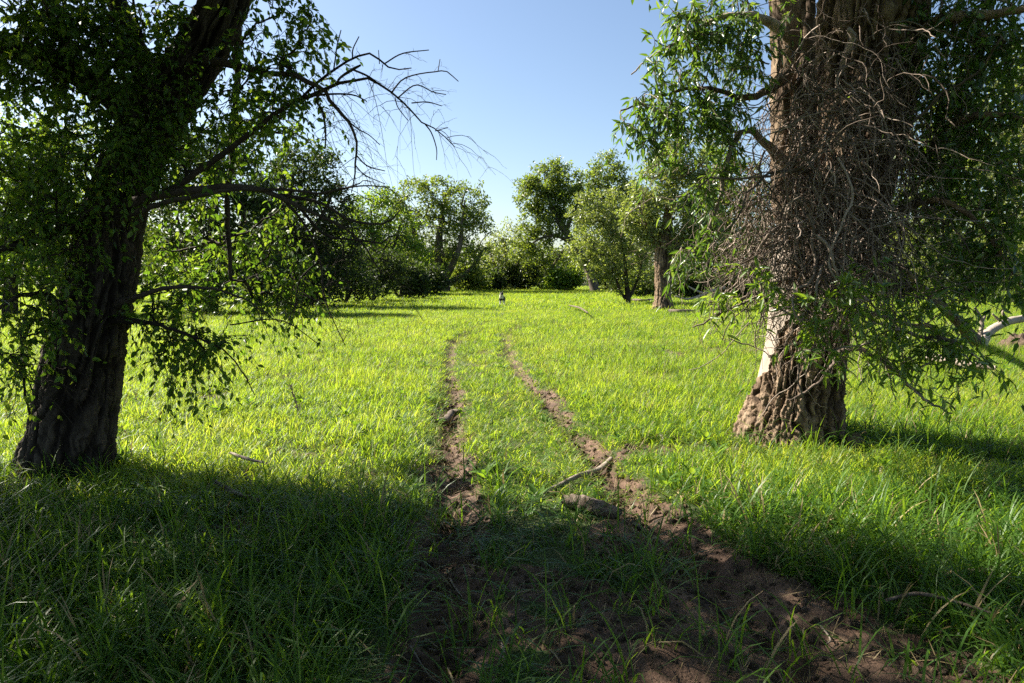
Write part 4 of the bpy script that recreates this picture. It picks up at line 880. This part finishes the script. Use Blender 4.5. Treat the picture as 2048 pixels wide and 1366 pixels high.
def dead_wood(name, label, cat, pix, wid, mat, lift=.0, kids=(), nr=30, ns=12, amp=.5, seed=0, raise_=None, group=None):
    pts = []; rad = []
    for k, (px, py) in enumerate(pix):
        g = on_ground(px, py); rr = wid[k] * g[1] / FPX / 2; g[2] += rr * .9 + lift + .015 + (raise_[k] if raise_ else 0); pts.append(g); rad.append(rr)
    base = np.array(pts[0]); base[2] = float(gz(base[0], base[1])[0])
    V_, Q_, T_ = rough_log(np.array(pts), np.array(rad), nr, ns, amp, seed)
    me = mesh_from(name, V_ - base, Q_, T_, [M[mat]], True, {'rnd': np.full(len(V_), .5) + rng.random(len(V_)) * .2})
    if not kids:
        o = link(name, me, None, label=label, category=cat); o.location = base
        if group: o['group'] = group
        return o
    root = thing(name, base, label, cat, group); link('shaft', me, root)
    for kp, kw in kids:
        q = np.array([p_ if len(p_) == 3 else p_ for p_ in kp], float); V2, Q2, T2 = rough_log(q, np.array(kw), 16, 7, amp * .6, seed + 7)
        link('branch', mesh_from('branch', V2 - base, Q2, T2, [M[mat]], True, {'rnd': np.full(len(V2), .5)}), root)
    return root
dead_wood('log', 'short dark weathered log lying across the mud between the ruts', 'log', [(1128, 1014), (1165, 1020), (1200, 1030), (1238, 1046)], [22, 30, 30, 20], 'log', seed=2, ns=18, nr=40, amp=.6)
dead_wood('stick', 'long pale stick lying diagonally across the right wheel rut', 'stick', [(1065, 1004), (1110, 985), (1160, 962), (1195, 948), (1223, 934)], [6, 9, 10, 13, 8], 'dead', .01, seed=3)
b0 = on_ground(893, 848)
dead_wood('branch_piece', 'crooked broken branch lying in the left wheel rut', 'branch', [(866, 852), (890, 850), (903, 846), (908, 836), (922, 832)], [10, 14, 17, 15, 8], 'log', .02, [([b0 + [.02, 0, .05], b0 + [.08, -.10, .04], b0 + [.02, -.16, .05]], [.03, .028, .02])], seed=4)
dead_wood('stick', 'barkless stick half buried in grass beside the right shadow edge', 'stick', [(1835, 1172), (1900, 1168), (1965, 1164), (2026, 1158)], [9, 14, 17, 16], 'dead', .02, seed=5)
dead_wood('stick', 'thin pale stick in the grass beside the leaning dark trunk', 'stick', [(462, 935), (495, 948), (535, 957)], [5, 6, 4], 'dead', .10, seed=6)
dead_wood('stick', 'thin dark stick lying out in the sunlit meadow', 'stick', [(1138, 622), (1158, 628), (1176, 640)], [2.2, 3.0, 2.6], 'log', .22, seed=7)
dead_wood('stick', 'dark stick on the shaded bare patch below the leaning trunk', 'stick', [(428, 985), (470, 1008), (522, 1030)], [7, 8, 5], 'log', .06, seed=8)
dead_wood('stick', 'slender root-like stick in the muddy foreground', 'stick', [(1262, 1050), (1295, 1070), (1330, 1100), (1345, 1118)], [9, 10, 9, 6], 'log', .0, seed=9)
dead_wood('stick', 'reddish stick bridging tall grass in the lower right shade', 'stick', [(1770, 1250), (1830, 1237), (1900, 1252), (1985, 1280)], [6, 7, 7, 5], 'log', .10, seed=10)
dead_wood('stick', 'pale twig at the very edge of the left rut mud', 'twig', [(893, 1135), (905, 1170), (925, 1205)], [3.5, 4, 2.5], 'dead', .0, seed=11)
dead_wood('stick', 'short pale twig sticking up from the dark puddle mud', 'twig', [(1003, 1292), (1008, 1312), (1004, 1338)], [4, 5, 4], 'dead', .0, seed=12)
dead_wood('stick', 'thin twig stretched over the black mud of the left rut', 'twig', [(858, 1318), (890, 1322), (922, 1312)], [3, 3.5, 2.5], 'dead', .0, seed=13)
dead_wood('stick', 'long dark twig bent through the lower left shade', 'twig', [(820, 1322), (855, 1352), (880, 1366)], [4, 4, 3], 'dead', .0, seed=14)
dead_wood('stick', 'bent pale twig in the red-brown mud', 'twig', [(1640, 1262), (1655, 1282), (1660, 1302), (1650, 1316)], [3, 3.5, 3.5, 3], 'dead', .01, seed=15)
for k, (px, py, a, lab) in enumerate([(1700, 905, 20, 'brown stump-like root knob beside the vine-covered trunk'), (1762, 960, 60, 'pale chip of bleached bark in the grass near the root knob'), (1322, 880, 120, 'small white bark scrap in the grass right of the rut')]):
    sz = [(.075, .09, .17), (.05, .025, .12), (.06, .03, .04)][k]; g = on_ground(px, py)
    q = np.array([[0, 0, -.08], [.01, 0, sz[2] * .3], [.03, 0, sz[2] * .75], [.05, .01, sz[2] * 1.05]]); V_, Q_, T_ = rough_log(q, np.array([sz[0], sz[0] * .95, sz[0] * .8, sz[0] * .35]), 18, 12, .55, 60 + k)
    V_[:, 1] *= sz[1] / sz[0]
    o = link(['root_knob', 'bark_chip', 'bark_chip'][k], mesh_from('knob', V_, Q_, T_, [M[['log', 'bare', 'bare'][k]]], True, {'rnd': np.full(len(V_), .6)}), None, label=lab, category=['root', 'bark', 'bark'][k])
    o.location = g; o.rotation_euler = (0, R([14, 40, 70][k]), R(a))
# pale dry stalk standing in the meadow
g = on_ground(598, 850); top = P(582, 775, g[1]); s = Soup()
root = thing('dry_stalk', g, 'pale dry seed stalk standing alone in the sunlit grass', 'stalk')
p = catmull(np.array([g, (g + top) / 2 + [.02, 0, 0], top]), 12); tubes(s, p[None], np.linspace(.006, .004, 12)[None], 6); link('stem', s.mesh('stem', [M['bare']], g), root)
s = Soup(); q = p[4:]; nl = 60; leaves(s, q[rng.integers(0, len(q), nl)] + rng.normal(size=(nl, 3)) * .004, rdir(nl) * .5 + np.array([0, 0, .8]), rdir(nl), .04, .012); link('seed_head', s.mesh('seed_head', [M['bare']], g), root)
# fallen forked limb right of the big trunk
FD = 12.0
root_g = on_ground(1962, 706)
fl_ = thing('fallen_limb', root_g, 'fallen dead limb with a bleached fork lying in the grass right of the big trunk', 'limb')
def fallen(nm, rows, mat, seed, amp=.4):
    q = np.array([P(a, b, d) for a, b, w, d in rows]); r = np.array([w * d / FPX / 2 for a, b, w, d in rows]); V_, Q_, T_ = rough_log(q, r, 36, 14, amp, seed)
    link(nm, mesh_from(nm, V_ - root_g, Q_, T_, [M[mat]], True, {'rnd': np.full(len(V_), .5)}), fl_)
fd = root_g[1]
fallen('shaft', [(1800, 530, 10, fd - 3.2), (1850, 580, 15, fd - 2.2), (1905, 632, 19, fd - 1.0), (1950, 680, 23, fd - .1), (1972, 706, 24, fd)], 'log', 70)
fallen('branch', [(1960, 690, 24, fd - .1), (1978, 664, 19, fd + .1), (2010, 646, 16, fd + .2), (2048, 637, 15, fd + .3), (2110, 628, 14, fd + .4), (2180, 640, 14, fd + .6)], 'bare', 71)
fallen('branch', [(1960, 672, 9, fd), (1964, 645, 7, fd), (1957, 628, 6, fd), (1950, 615, 4, fd)], 'dead', 72); fallen('branch', [(1964, 645, 5, fd), (1970, 632, 4, fd), (1968, 624, 3, fd)], 'dead', 73)
fallen('branch', [(2010, 648, 6, fd + .2), (1996, 638, 5, fd + .2), (1985, 628, 3, fd + .2)], 'dead', 74); fallen('branch', [(2020, 644, 7, fd + .2), (2006, 628, 5, fd + .2), (2008, 616, 3, fd + .2)], 'dead', 75)
dead_wood('log', 'pale fallen log lying in grass under the leafy low shoots', 'log', [(1855, 735), (1890, 742), (1935, 752), (1990, 757)], [13, 16, 15, 9], 'dead', .12, seed=20)
# earth mound at the right edge
g = on_ground(2040, 702); nn_ = 40
tt, rr = np.meshgrid(np.linspace(0, 2 * np.pi, 48, endpoint=False), np.linspace(0, 1, 24)); 
mz = .36 * (1 - rr ** 2.6) + (vnoise(np.stack([np.cos(tt) * rr * 6, np.sin(tt) * rr * 6, rr * 0], -1), 90) - .5) * .16 * (1 - rr ** 4) - .04
mv = np.stack([np.cos(tt) * rr * .5, np.sin(tt) * rr * .42, mz], -1).reshape(-1, 3)
i, j = np.meshgrid(np.arange(23), np.arange(48), indexing='ij'); j2 = (j + 1) % 48
o = link('earth_mound', mesh_from('earth_mound', mv, np.stack([i * 48 + j, (i + 1) * 48 + j, (i + 1) * 48 + j2, i * 48 + j2], -1).reshape(-1, 4), None, [M['clod']]), None, label='low brown earth mound in the grass under the bleached fork', category='mound'); o.location = g
# bleached fallen branch beside the ragged trunk
bg_ = on_ground(1430, 622); bd = bg_[1]
fl_ = thing('bleached_branch', bg_, 'bleached forked branch lying on dark brush beside the ragged trunk', 'branch'); root_g = bg_
fallen('shaft', [(1350, 592, 3, bd), (1375, 598, 4, bd), (1400, 592, 5.5, bd), (1420, 583, 6, bd), (1450, 575, 7, bd)], 'bare', 80)
fallen('branch', [(1410, 588, 4, bd), (1390, 580, 3.5, bd), (1376, 572, 2.4, bd)], 'bare', 81); fallen('branch', [(1412, 588, 3.5, bd), (1408, 602, 3, bd), (1406, 618, 2, bd)], 'dead', 82); fallen('branch', [(1428, 582, 3.5, bd), (1424, 600, 3, bd), (1420, 618, 2, bd)], 'dead', 83)
fallen('branch', [(1434, 580, 3.5, bd), (1445, 600, 3, bd), (1450, 615, 2, bd)], 'dead', 84)
dead_wood('log', 'dark fallen log at the foot of the ragged trunk', 'log', [(1338, 628), (1362, 630), (1392, 627)], [7, 8, 5], 'log', .05, seed=22)
dead_wood('log', 'dark fallen log between the slender stems and the ragged trunk', 'log', [(1264, 606), (1285, 607), (1304, 605)], [5, 5, 4], 'log', .1, seed=23)

# ------------------------------------------------------------------ the dog out on the track
def dog():
    dd = 36.0; c = P(1004, 606, dd); gzv = float(gz(c[0], dd)[0])
    root = thing('dog', (c[0], dd, gzv), 'small black and white dog standing far out on the grassy track', 'dog')
    # faces the camera, turned a little to the left
    bm_v = []; bm_e = []; rad = []
    def v(x, y, z, r): bm_v.append((x, y, z)); rad.append(r); return len(bm_v) - 1
    hip = v(0, .30, .44, .105); mid = v(0, .05, .43, .12); ch = v(0, -.18, .45, .135); nk = v(0, -.30, .56, .085); hd = v(0, -.38, .64, .082); mz_ = v(0, -.47, .61, .045); ns_ = v(0, -.53, .60, .030)
    bm_e += [(hip, mid), (mid, ch), (ch, nk), (nk, hd), (hd, mz_), (mz_, ns_)]
    for s_ in (-1, 1):
        sh = v(.08 * s_, -.20, .36, .06); el = v(.085 * s_, -.17, .24, .04); wr = v(.085 * s_, -.20, .12, .028); pw = v(.085 * s_, -.22, .02, .03); bm_e += [(ch, sh), (sh, el), (el, wr), (wr, pw)]
        th_ = v(.08 * s_, .28, .36, .075); kn = v(.09 * s_, .20, .25, .05); hk = v(.09 * s_, .34, .15, .03); pw2 = v(.09 * s_, .31, .02, .03); bm_e += [(hip, th_), (th_, kn), (kn, hk), (hk, pw2)]
        e1 = v(.05 * s_, -.36, .70, .03); e2 = v(.075 * s_, -.36, .77, .016); bm_e += [(hd, e1), (e1, e2)]
    t1 = v(0, .40, .50, .03); t2 = v(0, .50, .60, .028); t3 = v(0, .52, .70, .02); bm_e += [(hip, t1), (t1, t2), (t2, t3)]
    me = bpy.data.meshes.new('body'); me.from_pydata(bm_v, bm_e, []); ob = link('body', me, root)
    sk = ob.modifiers.new('skin', 'SKIN'); 
    for k, r in enumerate(rad): me.skin_vertices[0].data[k].radius = (r, r)
    me.skin_vertices[0].data[1].use_root = True
    ss = ob.modifiers.new('sub', 'SUBSURF'); ss.levels = 2; ss.render_levels = 2
    m, nt, N, Lk = new_mat('dog_coat'); out = N.new('ShaderNodeOutputMaterial'); pb = N.new('ShaderNodeBsdfPrincipled'); pb.inputs['Roughness'].default_value = .7
    tc = N.new('ShaderNodeTexCoord'); sp = N.new('ShaderNodeSeparateXYZ'); Lk.new(tc.outputs['Object'], sp.inputs[0])
    # white bib, muzzle and legs; black back and head
    no = N.new('ShaderNodeTexNoise'); no.inputs['Scale'].default_value = 7; Lk.new(tc.outputs['Object'], no.inputs['Vector'])
    a_ = N.new('ShaderNodeMath'); a_.operation = 'MULTIPLY_ADD'; a_.inputs[1].default_value = .25; Lk.new(no.outputs['Fac'], a_.inputs[0]); Lk.new(sp.outputs['Z'], a_.inputs[2])
    r1 = ramp(N, [(.38, (1, 1, 1)), (.41, (0, 0, 0))]); Lk.new(a_.outputs[0], r1.inputs[0])
    b_ = N.new('ShaderNodeMath'); b_.operation = 'LESS_THAN'; b_.inputs[1].default_value = -.27; Lk.new(sp.outputs['Y'], b_.inputs[0])
    c_ = N.new('ShaderNodeMath'); c_.operation = 'LESS_THAN'; c_.inputs[1].default_value = .60; Lk.new(sp.outputs['Z'], c_.inputs[0])
    d_ = N.new('ShaderNodeMath'); d_.operation = 'MULTIPLY'; Lk.new(b_.outputs[0], d_.inputs[0]); Lk.new(c_.outputs[0], d_.inputs[1])
    e_ = N.new('ShaderNodeMath'); e_.operation = 'MAXIMUM'; Lk.new(r1.outputs[0], e_.inputs[0]); Lk.new(d_.outputs[0], e_.inputs[1])
    mx = N.new('ShaderNodeMixRGB'); mx.inputs[1].default_value = (.015, .013, .012, 1); mx.inputs[2].default_value = (.72, .66, .58, 1); Lk.new(e_.outputs[0], mx.inputs[0])
    Lk.new(mx.outputs[0], pb.inputs['Base Color']); Lk.new(pb.outputs[0], out.inputs[0]); me.materials.append(m)
    root.rotation_euler = (0, 0, R(-5)); root.scale = (1, 1, 1)
    TREES_AT.append((c[0], dd - .2, .55))
dog()

# ------------------------------------------------------------------ grass, clods and litter
grass_field('meadow_grass', 1.9, 4.6, 190, front_t, 1.0)
grass_field('meadow_grass', 4.6, 9.5, 430, near_t, 1.18)
grass_field('meadow_grass', 9.5, 16, 170, mid2_t, 1.15)
grass_field('meadow_grass', 16, 30, 55, mid_t, 1.0)
grass_field('meadow_grass', 30, 85, 11, far_t, 1.05)
# taller, arching grass in the near shade and around the trunks
x, y = sample(1.9, 7.5, 120)
m, dl, dr = mud_mask(x, y); g1 = G(0, 0) if False else None
want = np.maximum(sm(4.9, 4.0, y) * sm(-.35, -.7, x), sm(5.4, 4.4, y) * sm(1.5, 2.3, x) * .8)
want = np.maximum(want, .20 * sm(5.6, 4, y)) ; want = np.maximum(want, 1.0 * np.exp(-(np.hypot(x - LB[0], y - LB[1] + .15) / .55) ** 2)); want = np.maximum(want, .7 * np.exp(-(np.hypot(x - RB[0], y - RB[1] + .25) / .6) ** 2)); want = np.maximum(want, .6 * np.exp(-(np.hypot(x - RB[0] - .5, y - RB[1] + .2) / .8) ** 2))
k = rng.random(len(x)) < want * (1 - .62 * m) * (.35 + 1.0 * n2(x, y, .5, 101))
for tx, ty, r in TREES_AT: k &= np.hypot(x - tx, y - ty) > r
x, y = x[k], y[k]; n = len(x)
scatter('tall_grass', np.stack([x, y, gz(x, y)], -1), np.stack([rng.normal(size=n) * .1, rng.normal(size=n) * .1, rng.random(n) * 6.283], -1), np.stack([.9 + .4 * rng.random(n), .9 + .4 * rng.random(n), .55 + .5 * rng.random(n)], -1), rng.integers(0, 10, n), tall_t)
# clods
def clod(k):
    import bmesh
    bm = bmesh.new(); bmesh.ops.create_icosphere(bm, subdivisions=2, radius=1.0)
    for v in bm.verts:
        q = np.array(v.co) * 1.7 + k * 13.1; f = .55 + .9 * float(vnoise(q[None], 200 + k)[0]); v.co = v.co * f
        v.co.z *= .62
    me = bpy.data.meshes.new('clod'); bm.to_mesh(me); bm.free(); me.materials.append(M['clod'])
    for p_ in me.polygons: p_.use_smooth = True
    return bpy.data.objects.new('clod', me)
x, y = sample(1.9, 11, 600); m, dl, dr = mud_mask(x, y)
k = rng.random(len(x)) < np.clip(m * 1.1, 0, 1) * .85 * (.3 + n2(x, y, .3, 111)); x, y = x[k], y[k]; n = len(x); sz = .006 + .022 * rng.random(n) ** 3
scatter('mud_clods', np.stack([x, y, gz(x, y) + sz * .1], -1), rng.random((n, 3)) * 6.283, np.stack([sz, sz, sz], -1), rng.integers(0, 6, n), [clod(i_) for i_ in range(6)])
# dry litter: flat straw and leaf scraps over the mud
lit = [tuft('litter_scrap', 5, .10, .04, .13, .0035, 1.25, [M['straw'], M['straw']], 0, 4, .35) for _ in range(6)]
x, y = sample(1.9, 11, 130); m, dl, dr = mud_mask(x, y); bt = ((dl + dr) < 1.75) * sm(12, 7, y)
k = rng.random(len(x)) < np.clip(m + .5 * bt, .04, 1) * .6; x, y = x[k], y[k]; n = len(x)
scatter('dry_litter', np.stack([x, y, gz(x, y) + .012], -1), np.stack([rng.normal(size=n) * .15, rng.normal(size=n) * .15, rng.random(n) * 6.283], -1), np.ones((n, 3)) * (.6 + .8 * rng.random(n))[:, None], rng.integers(0, 6, n), lit)


# small broad-leaved weeds and dry seed stems among the grass
def weed(k):
    sp = Soup(); n = 9 + k; an = np.linspace(0, 6.283, n, endpoint=False) + rng.normal(size=n) * .3; el = .25 + .7 * rng.random(n)
    d = np.stack([np.cos(an) * np.cos(el), np.sin(an) * np.cos(el), np.sin(el)], -1); l = .07 + .07 * rng.random(n)
    leaves(sp, d * .02 + np.array([0, 0, .02]) + np.array([0, 0, 1]) * (rng.random(n) * .09)[:, None], d, np.tile([0, 0, 1.0], (n, 1)) + d * -.3, l, l * .38, True)
    return bpy.data.objects.new('weed', sp.mesh('weed', [M['weed']]))
x, y = sample(4.4, 14, 5); m, dl, dr = mud_mask(x, y); k = (rng.random(len(x)) < (1 - m) * sm(.42, .6, n2(x, y, 1.2, 131)) * 1.4); x, y = x[k], y[k]; n = len(x)
scatter('meadow_weeds', np.stack([x, y, gz(x, y)], -1), np.stack([rng.normal(size=n) * .1, rng.normal(size=n) * .1, rng.random(n) * 6.283], -1), np.ones((n, 3)) * (.4 + .6 * rng.random(n))[:, None], rng.integers(0, 5, n), [weed(i_) for i_ in range(5)])
def seed_stem(k):
    sp = Soup(); h = .34 + .03 * k; b = .05 + .03 * k; t = np.linspace(0, 1, 7)[:, None]
    p_ = np.concatenate([b * t ** 2, .02 * t, h * t], 1); tubes(sp, p_[None], np.linspace(.0016, .0009, 7)[None], 3, cap=False)
    nl = 22; f = .72 + .28 * rng.random(nl); q = np.stack([b * f ** 2, .02 * f, h * f], -1); leaves(sp, q, rdir(nl) * .45 + np.array([.15, 0, .9]), rdir(nl), .02, .006, False)
    return bpy.data.objects.new('seed_stem', sp.mesh('seed_stem', [M['straw']]))
x, y = sample(2.2, 22, 5); m, dl, dr = mud_mask(x, y); k = (rng.random(len(x)) < (1 - m) * sm(.45, .65, n2(x, y, 2.2, 141)) * 1.5); x, y = x[k], y[k]; n = len(x)
scatter('dry_stems', np.stack([x, y, gz(x, y)], -1), np.stack([rng.normal(size=n) * .15, rng.normal(size=n) * .15, rng.random(n) * 6.283], -1), np.ones((n, 3)) * (.7 + .5 * rng.random(n))[:, None], rng.integers(0, 5, n), [seed_stem(i_) for i_ in range(5)])
